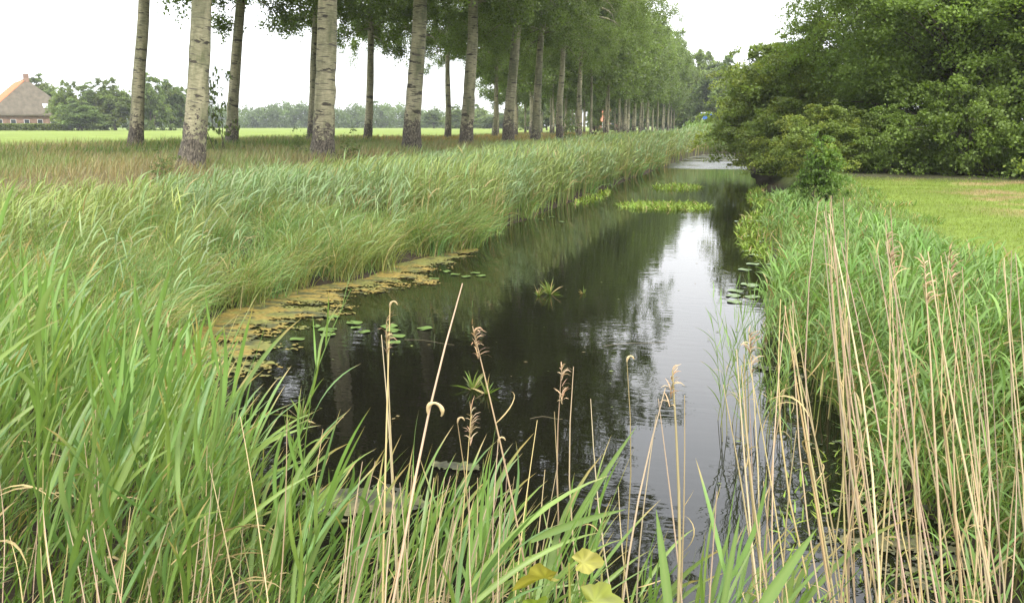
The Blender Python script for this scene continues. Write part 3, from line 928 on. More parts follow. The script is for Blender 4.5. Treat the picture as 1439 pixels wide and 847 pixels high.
for i, (px, d, h, w, lab, v) in enumerate(left_trees):
    p = at(px, 177, d)
    plant_tree('bush' if 'bush' in lab else 'broadleaf_tree', fard[v], (p[0], p[1], gz(p[0], p[1]) - .2), lab, 'bush' if 'bush' in lab else 'tree', rz=i * 1.1, s=(w, w, h / 11))
for i, (px, d, h, w) in enumerate([(640, 300, 8, .8), (672, 330, 9, 1), (610, 320, 7, .8), (700, 300, 5.5, 1.2), (742, 235, 8.6, .62), (768, 240, 8.8, .7), (796, 240, 8.2, .7), (836, 200, 6.6, .4)]):
    p = at(px, 177, d)
    plant_tree('broadleaf_tree', fard[i % 3], (p[0], p[1], gz(p[0], p[1]) - .2), ['distant rounded tree on the far side of the meadow', 'distant rounded tree seen between the far poplar trunks'][i > 3],
               'tree', ['trees on the far side of the meadow', 'trees seen between the far poplar trunks'][i > 3], rz=i * 1.7, s=(w, w, h / 11))

# far wood edge: reads as one mass
rg = np.random.default_rng(55)
cs = []
for px in np.arange(270, 740, 3.2):
    d = 400 + rg.normal(0, 8)
    p = at(px, 177, d)
    top = 8.6 + 1.2 * math.sin(px * .05) + rg.normal(0, .6)
    if px > 620: top *= .62
    for z in np.arange(.8, top, 1.4):
        cs.append((p[0] + rg.normal(0, .8), p[1] + rg.normal(0, 1.5), z + 1.4 + rg.normal(0, .3)))
for px in np.arange(-60, 270, 4):
    d = 420 + rg.normal(0, 8)
    p = at(px, 177, d)
    for z in np.arange(.8, 6, 1.4):
        cs.append((p[0] + rg.normal(0, .8), p[1] + rg.normal(0, 1.5), z + 1.4 + rg.normal(0, .3)))
cs = np.array(cs)
ci = np.repeat(np.arange(len(cs)), 46)
C = cs[ci] + rg.normal(0, 1, (len(ci), 3)) * np.array([1.0, 1.2, .8])
V, q = leaves(C, .95, .6, .8, rg)
cc = np.array([0.095, 0.135, 0.050])[None] * (1 + rg.normal(0, .2, (len(cs), 1)))[ci]
tag(obj('distant_wood', make_mesh('distant_wood', V, [q], M_ALD, np.repeat(np.clip(cc, .01, .4), 4, 0))), 'low hazy line of woodland beyond the meadow', 'woodland', kind='stuff')


# ------------------------------------------------------------------ buildings far off
def solid(name, pts, faces, mat, parent=None, loc=None):
    me = bpy.data.meshes.new(name)
    me.from_pydata([tuple(p) for p in pts], [], faces)
    me.materials.append(mat)
    me.update()
    return obj(name, me, parent, loc)


def box_pts(x0, x1, y0, y1, z0, z1):
    return [(x0, y0, z0), (x1, y0, z0), (x1, y1, z0), (x0, y1, z0), (x0, y0, z1), (x1, y0, z1), (x1, y1, z1), (x0, y1, z1)]


BOXF = [(0, 3, 2, 1), (4, 5, 6, 7), (0, 1, 5, 4), (1, 2, 6, 5), (2, 3, 7, 6), (3, 0, 4, 7)]
M_THATCH = plain_mat('thatch', (0.115, 0.098, 0.072), 0.95, 0.25, 1.2, bump=.6)
M_TILE = plain_mat('orange_pantile', (0.46, 0.13, 0.035), 0.75, 0.25, 1.0)
M_BRICK = plain_mat('brown_brick', (0.20, 0.125, 0.09), 0.9, 0.35, 1.5)
M_GLASS = plain_mat('dark_window', (0.03, 0.035, 0.04), 0.15, 0.1, 1, spec=.6)
M_WHITE = plain_mat('white_paint', (0.75, 0.76, 0.76), 0.5, 0.05, 2)
M_BLUE = plain_mat('blue_paint', (0.03, 0.12, 0.42), 0.5, 0.05, 2)
M_BLACK = plain_mat('black_paint', (0.015, 0.015, 0.015), 0.6, 0.2, 3)
M_GREY = plain_mat('grey_metal', (0.30, 0.31, 0.31), 0.5, 0.1, 3)

Nc = at(-15, 177, 190)
gzf = gz(Nc[0], Nc[1])
house = empty('farmhouse', (Nc[0], Nc[1], gzf), 'old farmhouse with a big grey thatched roof topped by orange tiles', 'farmhouse')
house.rotation_euler = (0, 0, YAW + R(35))
Wd, Ln, EV, RDG, BK = 16.7, 24.0, 3.5, 11.0, 3.2      # local x = hip end, y = along the ridge
solid('wall', box_pts(.5, Wd - .5, .5, Ln, -.5, EV + .1), BOXF, M_BRICK, house)
ap = (Wd / 2, BK, RDG); ap2 = (Wd / 2, Ln, RDG)
def lerp(a, b, t): return tuple(a[i] * (1 - t) + b[i] * t for i in range(3))
e0, e1, e2, e3 = (-.2, -.2, EV), (Wd + .2, -.2, EV), (Wd + .2, Ln, EV), (-.2, Ln, EV)
dn = lambda p: (p[0], p[1], p[2] - .35)
t_ = .20
a0, a3 = lerp(e0, ap, t_), lerp(e3, ap2, t_)
solid('thatch_roof', [e0, e1, ap, ap2, e2, e3, a0, a3, dn(e0), dn(e1), dn(e2), dn(e3)],
      [(0, 1, 2, 6), (1, 4, 3, 2), (0, 6, 7, 5), (0, 8, 9, 1), (1, 9, 10, 4), (5, 11, 8, 0), (8, 11, 10, 9)], M_THATCH, house)
up = lambda p, d=.06: (p[0] - d * .6, p[1], p[2] + d)
tr = solid('tile_roof', [up(a0), up(ap), up(ap2), up(a3), a0, ap, ap2, a3], [(0, 1, 2, 3), (4, 7, 6, 5), (0, 4, 5, 1), (3, 2, 6, 7), (0, 3, 7, 4)], M_TILE, house)
# courses of tiles, real ridges
rows = 14
V = []; Fc = []
for r_ in range(rows):
    f0, f1 = r_ / rows, (r_ + .75) / rows
    pA, pB = lerp(up(a0, .07), up(ap, .07), f0), lerp(up(a3, .07), up(ap2, .07), f0)
    pC, pD = lerp(up(a0, .13), up(ap, .13), f1), lerp(up(a3, .13), up(ap2, .13), f1)
    b = len(V); V += [pA, pB, pD, pC]; Fc.append((b, b + 1, b + 2, b + 3))
tag(solid('tile_course', V, Fc, M_TILE, tr), kind='stuff')
ch = solid('chimney', box_pts(Wd / 2 - .5, Wd / 2 + .5, BK - .3, BK + .7, RDG - .6, RDG + 1.2), BOXF, M_BRICK, house)
for x in np.arange(1.6, Wd - 1.5, 2.6):
    w = solid('window', box_pts(x, x + .95, .38, .52, .9, 2.3), BOXF, M_GLASS, house)
    solid('window_frame', box_pts(x - .06, x + 1.01, .43, .515, .84, 2.36), BOXF, M_WHITE, w)
sl = lerp(lerp((Wd * .45, -.2, EV), (Wd, -.2, EV), .5), ap, .22)
n_ = Vector((0, -(RDG - EV), BK)).normalized() * .12
pts = [(sl[0] - .5, sl[1] - .15, sl[2] - .3), (sl[0] + .5, sl[1] - .15, sl[2] - .3), (sl[0] + .4, sl[1] + .15, sl[2] + .55), (sl[0] - .6, sl[1] + .15, sl[2] + .55)]
solid('skylight', [tuple(Vector(p) + n_ * k_) for k_ in (-1, 1) for p in pts], BOXF, M_WHITE, house)

# clipped hedge before the farm
hA, hB = at(-60, 177, 178), at(96, 177, 178)
rg = np.random.default_rng(9)
n = 9000
t = rg.random(n)
base = hA[None] * (1 - t[:, None]) + hB[None] * t[:, None]
dirn = (hB - hA) / np.linalg.norm(hB - hA); perp = np.array([-dirn[1], dirn[0], 0])
C = base + perp * rg.uniform(-.7, .7, n)[:, None]
C[:, 2] = gz(hA[0], hA[1]) + rg.uniform(0, 1.0, n) ** .6 * 1.35
V, q = leaves(C, .4, .8, .8, rg)
hd = obj('hedge', make_mesh('hedge', V, [q], M_ALD, np.repeat(np.clip(np.array([0.125, 0.16, 0.035])[None] * (1 + rg.normal(0, .15, (n, 1))), .01, .4), 4, 0)))
tag(hd, 'long low clipped hedge in front of the farmhouse', 'hedge')

# red roofed house behind the far poplars
p = at(858, 177, 262)
h2 = empty('brick_house', (p[0], p[1], gz(p[0], p[1])), 'brick house with a red tiled roof glimpsed behind the far poplars', 'house')
h2.rotation_euler = (0, 0, YAW + R(12))
solid('wall', box_pts(-5, 5, -3.5, 3.5, -.3, 2.6), BOXF, plain_mat('red_brick', (0.22, 0.11, 0.08), .9, .2, 2), h2)
solid('roof', [(-5.4, -4, 2.5), (5.4, -4, 2.5), (5.4, 4, 2.5), (-5.4, 4, 2.5), (-4.4, 0, 7.0), (4.4, 0, 7.0)], [(0, 1, 5, 4), (2, 3, 4, 5), (1, 2, 5), (3, 0, 4), (0, 3, 2, 1)], plain_mat('red_tile', (0.40, 0.15, 0.08), .8, .2, 1.5), h2)
for x in (-3.6, -1.0, 1.9):
    w = solid('window', box_pts(x, x + 1.2, -3.62, -3.48, .9, 2.1), BOXF, M_GLASS, h2)
    solid('window_frame', box_pts(x - .12, x + 1.32, -3.57, -3.475, .78, 2.22), BOXF, M_WHITE, w)


def rod(r, h, seg=8, z0=0.0):
    v, q = tube([(0, 0, z0), (0, 0, z0 + h / 2), (0, 0, z0 + h)], [r, r, r], seg)
    return v, q


# blue street-name sign on a pole
p = at(986, 177, 128)
z = gz(p[0], p[1])
s_ = empty('direction_sign', (p[0], p[1], z), 'blue direction sign on a pale pole in front of the far dark trees', 'sign')
s_.rotation_euler = (0, 0, YAW)
v, q = rod(.07, 3.5)
obj('pole', make_mesh('sign_pole', v, [q], M_GREY, smooth=True), s_)
solid('board', box_pts(-.15, 1.35, -.03, .03, 3.12, 3.46), BOXF, M_BLUE, s_)
solid('board_edge', box_pts(-.2, 1.4, -.045, -.034, 3.40, 3.50), BOXF, M_WHITE, s_)
solid('lower_board', box_pts(.02, .75, -.028, .028, 2.55, 3.08), BOXF, M_BLUE, s_)
# light grey post in the meadow
p = at(802, 177, 150)
v, q = rod(.09, 2.6)
lp = obj('post', make_mesh('post', v, [q], M_GREY, smooth=True), None, (p[0], p[1], gz(p[0], p[1])))
tag(lp, 'thin pale post in the meadow between two far poplars', 'post')
# small black box on a post
p = at(833, 196, 80)
z = gz(p[0], p[1])
bx = empty('box_on_post', (p[0], p[1], z), 'small black box on a short post standing in ochre grass', 'box')
bx.rotation_euler = (0, 0, YAW)
v, q = rod(.05, .62)
obj('post', make_mesh('short_post', v, [q], M_BLACK), bx, (-.1, 0, 0))
solid('box', [(-.2, -.15, .5), (.22, -.15, .52), (.22, .15, .52), (-.2, .15, .5), (-.24, -.17, .74), (.26, -.17, .78), (.26, .17, .78), (-.24, .17, .74)], BOXF, M_BLACK, bx)
# orange-brown leaf fence stakes near the sign
for i, (px, h) in enumerate([(998, 2.1), (1003, 1.9), (1009, 2.0)]):
    p = at(px, 177, 124)
    v, q = rod(.16, h, 6)
    o = obj('stake', make_mesh('stake', v, [q], [plain_mat('rusty_wood', (0.30, 0.13, 0.07), .9, .2, 3), M_GREY][i == 1]), None, (p[0], p[1], gz(p[0], p[1]) - .1))
    tag(o, ['reddish brown stake just right of the blue sign', 'grey stake between two reddish ones beside the blue sign', 'rightmost reddish brown stake beside the blue sign'][i], 'stake')

# ------------------------------------------------------------------ on the water
M_WEED = leaf_mat('floating_weed', rough=.55, trans=0.0, spec=.4, rnd=0)
OCHRE = ((.185, .135, .032), (.125, .125, .032), (.060, .062, .024))
DULL = ((.085, .078, .034), (.060, .070, .024), (.030, .030, .016))
M_PAD = plain_mat('lily_pad', (0.095, 0.145, 0.04), .35, .25, 6)


def mat_sheet(name, x0, x1, y0, y1, dens, step, seed, material, label, z=.006):
    xs = np.arange(x0, x1, step); ys = np.arange(y0, y1, step)
    X, Y = np.meshgrid(xs, ys)
    D = dens(X + step / 2, Y + step / 2)
    nn = .38 * vnoise(X, Y * 1.8, .6, seed) + .27 * vnoise(X, Y * 2, .2, seed + 1) + .35 * np.random.default_rng(seed).random(X.shape) ** 1.0 * .5 + .35 * .5 * vnoise(X, Y * 2, .07, seed + 2)
    keep = nn < D
    keep = keep[:-1, :-1]
    I = np.arange(X.size).reshape(X.shape)
    q = np.stack([I[:-1, :-1], I[:-1, 1:], I[1:, 1:], I[1:, :-1]], -1)[keep]
    used, inv = np.unique(q, return_inverse=True)
    rg = np.random.default_rng(seed)
    P = np.stack([X.ravel(), Y.ravel(), np.full(X.size, z)], -1)[used]
    P[:, :2] += rg.uniform(-.4, .4, (len(P), 2)) * step
    P[:, 2] += rg.uniform(0, .014, len(P)) * (0.5 + vnoise(P[:, 0], P[:, 1], .15, seed))
    g1 = (.6 * vnoise(P[:, 0], P[:, 1] * 1.5, .35, seed + 7) + .4 * vnoise(P[:, 0], P[:, 1], .09, seed + 8))[:, None]
    g2 = vnoise(P[:, 0], P[:, 1] * 2, .18, seed + 9)[:, None]
    c = np.array(material[0]) * smooth(.62, .38, g1) + np.array(material[1]) * smooth(.38, .62, g1)
    c = c * (1 - smooth(.55, .8, g2)) + np.array(material[2]) * smooth(.55, .8, g2)
    c = c * rg.uniform(.55, 1.35, (len(P), 1))
    me = make_mesh(name, P, [inv.reshape(-1, 4)], M_WEED, np.clip(c, .01, .5), smooth=True)
    return tag(obj(name, me), label, 'algae', kind='stuff')


def dens_left(X, Y):
    s = -sdist(X, Y)
    wid = np.interp(Y, [8.2, 9.0, 10.5, 12, 13.5, 15.5, 16.8, 18], [1.2, 1.5, 1.9, 1.8, 1.45, 1.2, .7, .0])
    return 0.63 - 0.45 * (s / np.maximum(wid, .01)) ** 2.5 + .25 * smooth(.5, .1, s) - (wid < .05)


mat_sheet('algae_mat', -7.2, -3.4, 7.6, 18, dens_left, .028, 3, OCHRE, 'ochre algae mat floating along the left waterline')
mat_sheet('algae_mat', -2.6, -1.5, 5.55, 6.3, lambda X, Y: .95 - 1.3 * ((X + 1.98) / .32) ** 2 - .9 * ((Y - 5.95) / .12) ** 2, .02, 12, DULL, 'small brown algae raft in mid water behind the dry stems')
mat_sheet('algae_mat', -3.2, -1.2, 4.6, 5.8, lambda X, Y: .82 - 1.0 * ((X + 2.4) / .7) ** 2 - .7 * ((Y - 5.2) / .45) ** 2, .025, 15, DULL, 'broken brown algae scum nearest the foreground reeds')
mat_sheet('algae_mat', -.6, 1.8, 3.6, 9.5, lambda X, Y: .40 - .35 * np.abs(sdist(X, Y)) ** 1.2 + .35 * (vnoise(X, Y, .5, 44) - .5), .02, 18, DULL, 'brown green scum among the stalks by the right bank')
mat_sheet('algae_mat', -4.8, 0.2, 66, 84, lambda X, Y: .50 + 0 * X, .30, 21, DULL, 'pale scum floating at the far end of the water')


def pad_mesh(seed, r=.14):
    rg = np.random.default_rng(seed)
    k = 18
    th = np.linspace(.18, 2 * np.pi - .18, k)
    rr = r * (1 + rg.normal(0, .03, k))
    P = [(0, 0, .004)] + [(rr[i] * math.cos(th[i]), rr[i] * math.sin(th[i]) * .9, .008 + .006 * math.sin(3 * th[i] + seed)) for i in range(k)]
    me = bpy.data.meshes.new('lily_pad')
    me.from_pydata(P, [], [(0, i + 1, i + 2) for i in range(k - 1)])
    me.materials.append(M_PAD); me.update()
    return me


PADS = [pad_mesh(i) for i in range(4)]


def pad(px, py, s, label, group, i):
    d = at(px, py, 1.0) - np.array([0, 0, CZ])
    p = np.array([0, 0, CZ]) + d * (-CZ / d[2])
    o = obj('lily_pad', PADS[i % 4], None, (p[0], p[1], .004))
    o.rotation_euler = (0, 0, i * 1.37); o.scale = (s * .8, s * .8, 1)
    tag(o, label, 'lily pad', group)


G1 = 'lily pads beside the algae mat'
L1 = 'round green lily pad floating in the loose cluster beside the algae mat'
for i, (px, py, s) in enumerate([(460, 464, 1.1), (461, 471, .9), (498, 454, 1.0), (512, 467, .7), (468, 446, .9), (418, 477, .8), (547, 459, 1.1), (556, 473, 1.0), (553, 482, .8), (552, 465, .9), (500, 461, .6), (445, 459, .6)]):
    pad(px, py, s, L1, G1, i)
pad(597, 462, .9, 'single lily pad floating apart to the right of the cluster', None, 3)
G2 = 'small pads floating off the point of the left reeds'
for i, (px, py) in enumerate([(640, 386), (655, 389), (668, 384), (676, 388), (628, 382), (610, 392), (742, 304), (760, 309), (775, 305), (790, 312), (751, 300)]):
    pad(px, py, .8, 'small flat pad floating off the left reeds', G2, i)
G3 = 'pads floating among the right bank reeds'
for i in range(26):
    y = RG.uniform(12, 26); x = .62 - RG.random() ** 2 * .8
    o = obj('lily_pad', PADS[i % 4], None, (x, y, .004)); o.rotation_euler = (0, 0, i); o.scale = (.9, .9, 1)
    tag(o, 'small flat pad floating at the edge of the right bank reeds', 'lily pad', G3)

# emergent bright green rafts
def raft(cx, cy, rx, ry, n, h, label, col=(0.19, 0.27, 0.04), wf=1.0):
    a = RG.uniform(0, 6.28, n); r = np.sqrt(RG.random(n))
    X = cx + rx * r * np.cos(a); Y = cy + ry * r * np.sin(a)
    m = vnoise(X, Y, .6, 31) > .22
    X, Y = X[m], Y[m]; n = len(X)
    B = Batch()
    B.blades(colvar(col, n, .18, .06, .05), np.stack([X, Y, np.full(n, -.02)], -1), RG.uniform(.5, 1.1, n) * h, .02 * wf, RG.uniform(0, 6.28, n), RG.uniform(.2, 1.2, n), RG.uniform(.2, 1.0, n), [.6, 1, .1])
    tag(obj('water_plants', B.mesh('water_plants', M_BED)), label, 'water plant', kind='stuff')


raft(-2.35, 28.4, 1.55, 1.3, 1500, .22, 'bright green raft of water plants across mid ditch', wf=1.6)
raft(-2.6, 37.5, 1.0, 1.8, 600, .22, 'small green raft of water plants farther up the ditch', wf=2)
raft(-5.15, 31.5, .45, 3.5, 320, .2, 'green water plants fringing the left reeds', wf=1.8)
raft(.55, 22, .6, 5.0, 1200, .25, 'green water plants fringing the right bank', wf=1.3)
raft(.9, 33, .7, 5.0, 1000, .3, 'yellow green water plants under the willow bushes', wf=1.8)
raft(1.0, 5.6, .7, 1.5, 500, .14, 'low green shoots among the stalks at the lower right', wf=.6)

# water soldier rosettes
def rosette(px, py, n, h, label, s=1.0):
    d = at(px, py, 1.0) - np.array([0, 0, CZ])
    p = np.array([0, 0, CZ]) + d * (-CZ / d[2])
    B = Batch()
    z0 = np.zeros((n, 3)); z0[:, 2] = -.02
    B.blades(colvar((0.135, 0.185, 0.040), n, .2, .08, .15), z0, RG.uniform(.6, 1.1, n) * h, .022 * s, np.arange(n) * 2.4, RG.uniform(.05, 1.3, n), RG.uniform(.1, .6, n), [1, .9, .7, .05])
    o = obj('rosette_plant', B.mesh('rosette', M_BED), None, (p[0], p[1], 0))
    tag(o, label, 'water plant')


rosette(664, 546, 22, .22, 'spiky rosette plant rising from dark water in the middle')
rosette(684, 552, 14, .20, 'flatter rosette just right of the spiky rosette')
rosette(773, 413, 26, .30, 'tuft of green water plant alone in mid ditch')
rosette(757, 415, 12, .2, 'lower tuft left of the mid ditch tuft')
rosette(424, 588, 20, .26, 'yellow green rosette seen through the reeds at left')
rosette(820, 412, 8, .15, 'sparse tuft right of the mid ditch tuft')

rg = np.random.default_rng(5)
X = rg.uniform(-7, 1.8, 5200); Y = 3.6 + 30 * rg.random(5200) ** 1.5
s_ = -sdist(X, Y)
m = (s_ > .03) & (rg.random(len(X)) < np.clip(.95 - s_ * .75, .05, 1)) & (vnoise(X, Y, .9, 61) > .3)
C = np.stack([X[m], Y[m], rg.uniform(.004, .012, m.sum())], -1)
n = len(C); a = rg.uniform(0, 6.28, n); sz = rg.uniform(.008, .03, n)
u_ = np.stack([np.cos(a), np.sin(a), 0 * a], -1) * sz[:, None]; w_ = np.stack([-np.sin(a), np.cos(a), 0 * a], -1) * (sz * rg.uniform(.2, .8, n))[:, None]
V = np.stack([C - u_, C + w_, C + u_, C - w_], 1).reshape(-1, 3)
cc = np.where(rg.random(n)[:, None] < .5, np.array([.16, .20, .05]), np.array([.20, .155, .07])) * rg.uniform(.6, 1.3, (n, 1))
tag(obj('floating_bits', make_mesh('floating_bits', V, [np.arange(n * 4).reshape(n, 4)], M_BED, np.repeat(cc, 4, 0))), 'small leaves and duckweed specks drifting on the water', 'debris', kind='stuff')

# floating stems lying on the water
def ray_pt(px, py, z):
    d = at(px, py, 1.0) - np.array([0, 0, CZ])
    return np.array([0, 0, CZ]) + d * ((z - CZ) / d[2])


for i, (x0, y0, x1, y1, lab) in enumerate([(568, 477, 640, 483, 'thin dead stem lying on the dark water right of the lily pads'), (848, 486, 935, 479, 'thin dead stem lying on the water near the bright reflection'),
                                           (745, 588, 792, 586, 'short dead twig floating in front of the dark reflection')]):
    a, b = ray_pt(x0, y0, .006), ray_pt(x1, y1, .006)
    t = np.linspace(0, 1, 7)[:, None]
    pth = a * (1 - t) + b * t; pth[:, 1] += .05 * np.sin(t[:, 0] * 5)
    v, q = tube(pth, np.full(7, .002), 5)
    o = obj('floating_stem', make_mesh('floating_stem', v - a, [q], M_DRY, np.tile([[.16, .14, .08]], (len(v), 1))), None, tuple(a))
    tag(o, lab, 'stem')

# ------------------------------------------------------------------ individual green reeds in the foreground
def leaf_shape(L_, W_, tilt, bend, curl, c0, seed):
    """channelled blade, three vertices across, local +X is the way it points"""
    rg = np.random.default_rng(seed)
    k = 9
    t = np.linspace(0, 1, k)
    ang = tilt + bend * t ** 1.3
    h = np.concatenate([[0], np.cumsum(np.sin(ang[:-1]) * L_ / (k - 1))]); z = np.concatenate([[0], np.cumsum(np.cos(ang[:-1]) * L_ / (k - 1))])
    prof = np.interp(t, [0, .06, .3, .6, .85, 1], [.35, .75, 1, .8, .38, .015]) * W_ / 2
    y = curl * np.sin(t * 2.2) * L_ * .2
    tw = curl * 1.3 * t + rg.normal(0, .5)
    V = []; C = []
    for i in range(k):
        nrm = np.array([-math.cos(ang[i]), 0, math.sin(ang[i])]); sd = np.array([0, 1, 0])
        w = sd * math.cos(tw[i]) + nrm * math.sin(tw[i]); n2 = nrm * math.cos(tw[i]) - sd * math.sin(tw[i])
        p = np.array([h[i], y[i], z[i]])
        V += [p - w * prof[i], p - n2 * prof[i] * .32, p + w * prof[i]]
        f = 1 - .12 * t[i]
        cc = np.asarray(c0) * f
        if t[i] > (.93 if seed % 3 else .82): cc = np.array([.30, .24, .10])
        cc = cc * (1 + .10 * math.sin(seed * 2.1 + t[i] * 9))
        C += [cc, cc * 1.12, cc * .97]
    q = []
    for i in range(k - 1):
        b = i * 3
        q += [(b, b + 1, b + 4, b + 3), (b + 1, b + 2, b + 5, b + 4)]
    return make_mesh('reed_leaf', V, [np.array(q)], M_REED, np.clip(np.array(C), .01, .6), smooth=True)


LEAF = []
rg = np.random.default_rng(77)
for i in range(14):
    c0 = [(0.148, 0.235, 0.055), (0.175, 0.250, 0.058), (0.122, 0.212, 0.066), (0.190, 0.268, 0.088)][i % 4]
    LEAF.append(leaf_shape(rg.uniform(.34, .56), rg.uniform(.013, .024), rg.uniform(.28, .70), rg.uniform(.08, .75), rg.normal(0, .5), c0, i))
UPL = [leaf_shape(rg.uniform(.35, .5), rg.uniform(.018, .024), rg.uniform(.08, .3), rg.uniform(.15, .7), rg.normal(0, .4), (0.17, 0.28, 0.075), 40 + i) for i in range(5)]
DRYL = [leaf_shape(.38, .013, .7, 1.9, rg.normal(0, .9), (0.34, 0.26, 0.12), 60 + i) for i in range(4)]
for m_ in DRYL:
    m_.materials.clear(); m_.materials.append(M_DRY)


def stem_variant(i):
    rg = np.random.default_rng(300 + i)
    k = 9
    t = np.linspace(0, 1, k)
    ang = rg.uniform(.02, .16) + rg.uniform(.1, .5) * t ** 1.5
    h = np.concatenate([[0], np.cumsum(np.sin(ang[:-1]) / (k - 1))]); z = np.concatenate([[0], np.cumsum(np.cos(ang[:-1]) / (k - 1))])
    y = rg.normal(0, .03) * t ** 2
    P = np.stack([h, y * np.ones(k), z], -1) * 1.6
    v, q = tube(P, np.interp(t, [0, .7, 1], [.0045, .0033, .0012]), 5)
    me = make_mesh('reed_stem', v, [q], M_REED, np.repeat(np.stack([np.interp(t, [0, .3, 1], [.27, .19, .17]), np.interp(t, [0, .3, 1], [.24, .26, .28]), np.full(k, .07)], -1), 5, 0), smooth=True)
    return P, me


STEMS = [stem_variant(i) for i in range(8)]


def green_reed(x, y, H, i, label, group, wind=.55, az=None, nl=None, leaf_s=1.0, z=None):
    e = empty('reed_plant', (x, y, (gz(x, y) if z is None else z) - .03), label, 'reed', group)
    e.rotation_euler = (0, 0, (AZR if az is None else az) + RG.normal(0, .3))
    s = H / 1.6
    P, me = STEMS[i % len(STEMS)]
    st = obj('stem', me, e); st.scale = (s, s, s)
    nl = nl or int(7 + H * 4.0)
    for j in range(nl):
        f = .22 + .78 * (j + RG.random() * .6) / nl
        f = min(f, .995)
        p = np.array([np.interp(f, np.linspace(0, 1, 9), P[:, a]) for a in range(3)]) * s
        r = RG.random()
        if f > .88: me_ = UPL[RG.integers(len(UPL))]
        elif f < .45 and r < .3: me_ = DRYL[RG.integers(len(DRYL))]
        else: me_ = LEAF[RG.integers(len(LEAF))]
        o = obj('leaf', me_, e, tuple(p))
        o.rotation_euler = (RG.normal(0, .12), RG.normal(-.05, .14), RG.normal(0, wind) + (.5 if j % 2 else -.5))
        ls = leaf_s * RG.uniform(.7, 1.15) * (1 - .25 * max(0, f - .8) / .2)
        o.scale = (ls, ls, ls)
    return e


EX = [-200, 0, 100, 200, 260, 330, 400, 450, 520, 570, 640, 700, 760, 830, 900, 960, 1060]
EY = [345, 375, 415, 468, 500, 600, 668, 680, 690, 690, 728, 748, 752, 720, 740, 760, 775]


def place_reeds(n, pa, pb, da, db, label, group, mn=.35, lowf=.62, **kw):
    k = 0; tries = 0
    while k < n and tries < 6000:
        tries += 1
        px = RG.uniform(pa, pb); d = RG.uniform(da ** 2, db ** 2) ** .5
        p = at(px, 423, d * 1.02)
        if sdist(np.array([p[0]]), np.array([p[1]]))[0] < -.12: continue
        g = gz(p[0], p[1])
        ye = np.interp(px + 60, EX, EY)
        top = CZ - (d * math.cos(PITCH)) * math.tan(math.atan((ye - PH / 2) / FPX) + PITCH)
        H = (top - g) * RG.uniform(lowf, 1.06)
        if H < mn: continue
        H = min(H, 2.1)
        lab, grp = label, group
        if 'dense stand' in label:
            a_ = 'at the left edge' if px < 0 else ('in the left part' if px < 130 else ('in the middle' if px < 240 else 'at the right end'))
            b_ = 'front' if d < 3.6 else ('rear' if d > 5.0 else 'inner')
            h_ = 'tall' if H > 1.35 else ('short' if H < .95 else 'mid height')
            lab = '%s green reed %s, %s rows of the dense stand' % (h_, a_.replace('the ', ''), b_)
            grp = '%s green reeds %s of the dense stand, %s rows' % (h_, a_, b_)
        green_reed(p[0], p[1], H, k, lab, grp, **kw)
        k += 1
    return k


LG = 'tall green reed leaning right in the dense stand at the lower left'
n1 = place_reeds(235, -190, 340, 2.4, 6.5, LG, 'green reeds of the dense stand at lower left')
n2 = place_reeds(36, 330, 700, 2.3, 4.0, 'green reed of the thinner stand at the bottom centre, dark water behind', 'green reeds at bottom centre', mn=.3)
n3 = place_reeds(24, 700, 1120, 2.3, 3.9, 'short green reed among tan stalks right of bottom centre', 'green reeds among tan stalks', mn=.25)
print('reeds', n1, n2, n3)
# lone tall reeds standing above the stand
for (px, d, ytop, lab) in ((372, 4.4, 385, 'lone tall reed with pale leaf tips against the algae mat'), (42, 5.4, 262, 'tallest reed at the far left with drooping blue grey leaves'),
                           (160, 4.8, 345, 'tall narrow reed rising above the stand at left'), (395, 3.6, 470, 'reed with a long arching leaf over the dark water')):
    p = at(px, 423, d)
    g = gz(p[0], p[1])
    top = CZ - (d * math.cos(PITCH)) * math.tan(math.atan((ytop - PH / 2) / FPX) + PITCH)
    green_reed(p[0], p[1], (top - g) * 1.0, int(px), lab, None, nl=8, leaf_s=.75, wind=.4)
# clump standing in the water near the right bank
for i, (px, yb, yt) in enumerate([(1008, 590, 420), (1016, 620, 440), (1028, 596, 400), (1052, 604, 385), (1076, 616, 380), (1088, 622, 420), (1096, 580, 390), (1106, 610, 410), (1074, 640, 450), (1042, 612, 430), (1118, 600, 420), (1112, 650, 460), (1012, 600, 392), (1022, 612, 400), (1034, 606, 420), (1046, 618, 410), (1058, 600, 395), (1070, 590, 372), (1064, 620, 440), (1082, 610, 400), (1090, 596, 430), (1050, 640, 460), (1040, 590, 440), (1100, 640, 470)]):
    a = ray_pt(px, yb, 0)
    d = np.linalg.norm(a[:2])
    top = CZ - d * math.tan(math.atan((yt - PH / 2) / FPX) + PITCH)
    green_reed(a[0], a[1], max(.5, top * 1.03), i, 'slender reed with short leaves standing in the bright water near the right bank', 'slender reeds in the bright water', nl=13, leaf_s=.50, wind=1.2, az=AZR + 2.6 if i % 2 else AZR, z=-.02)

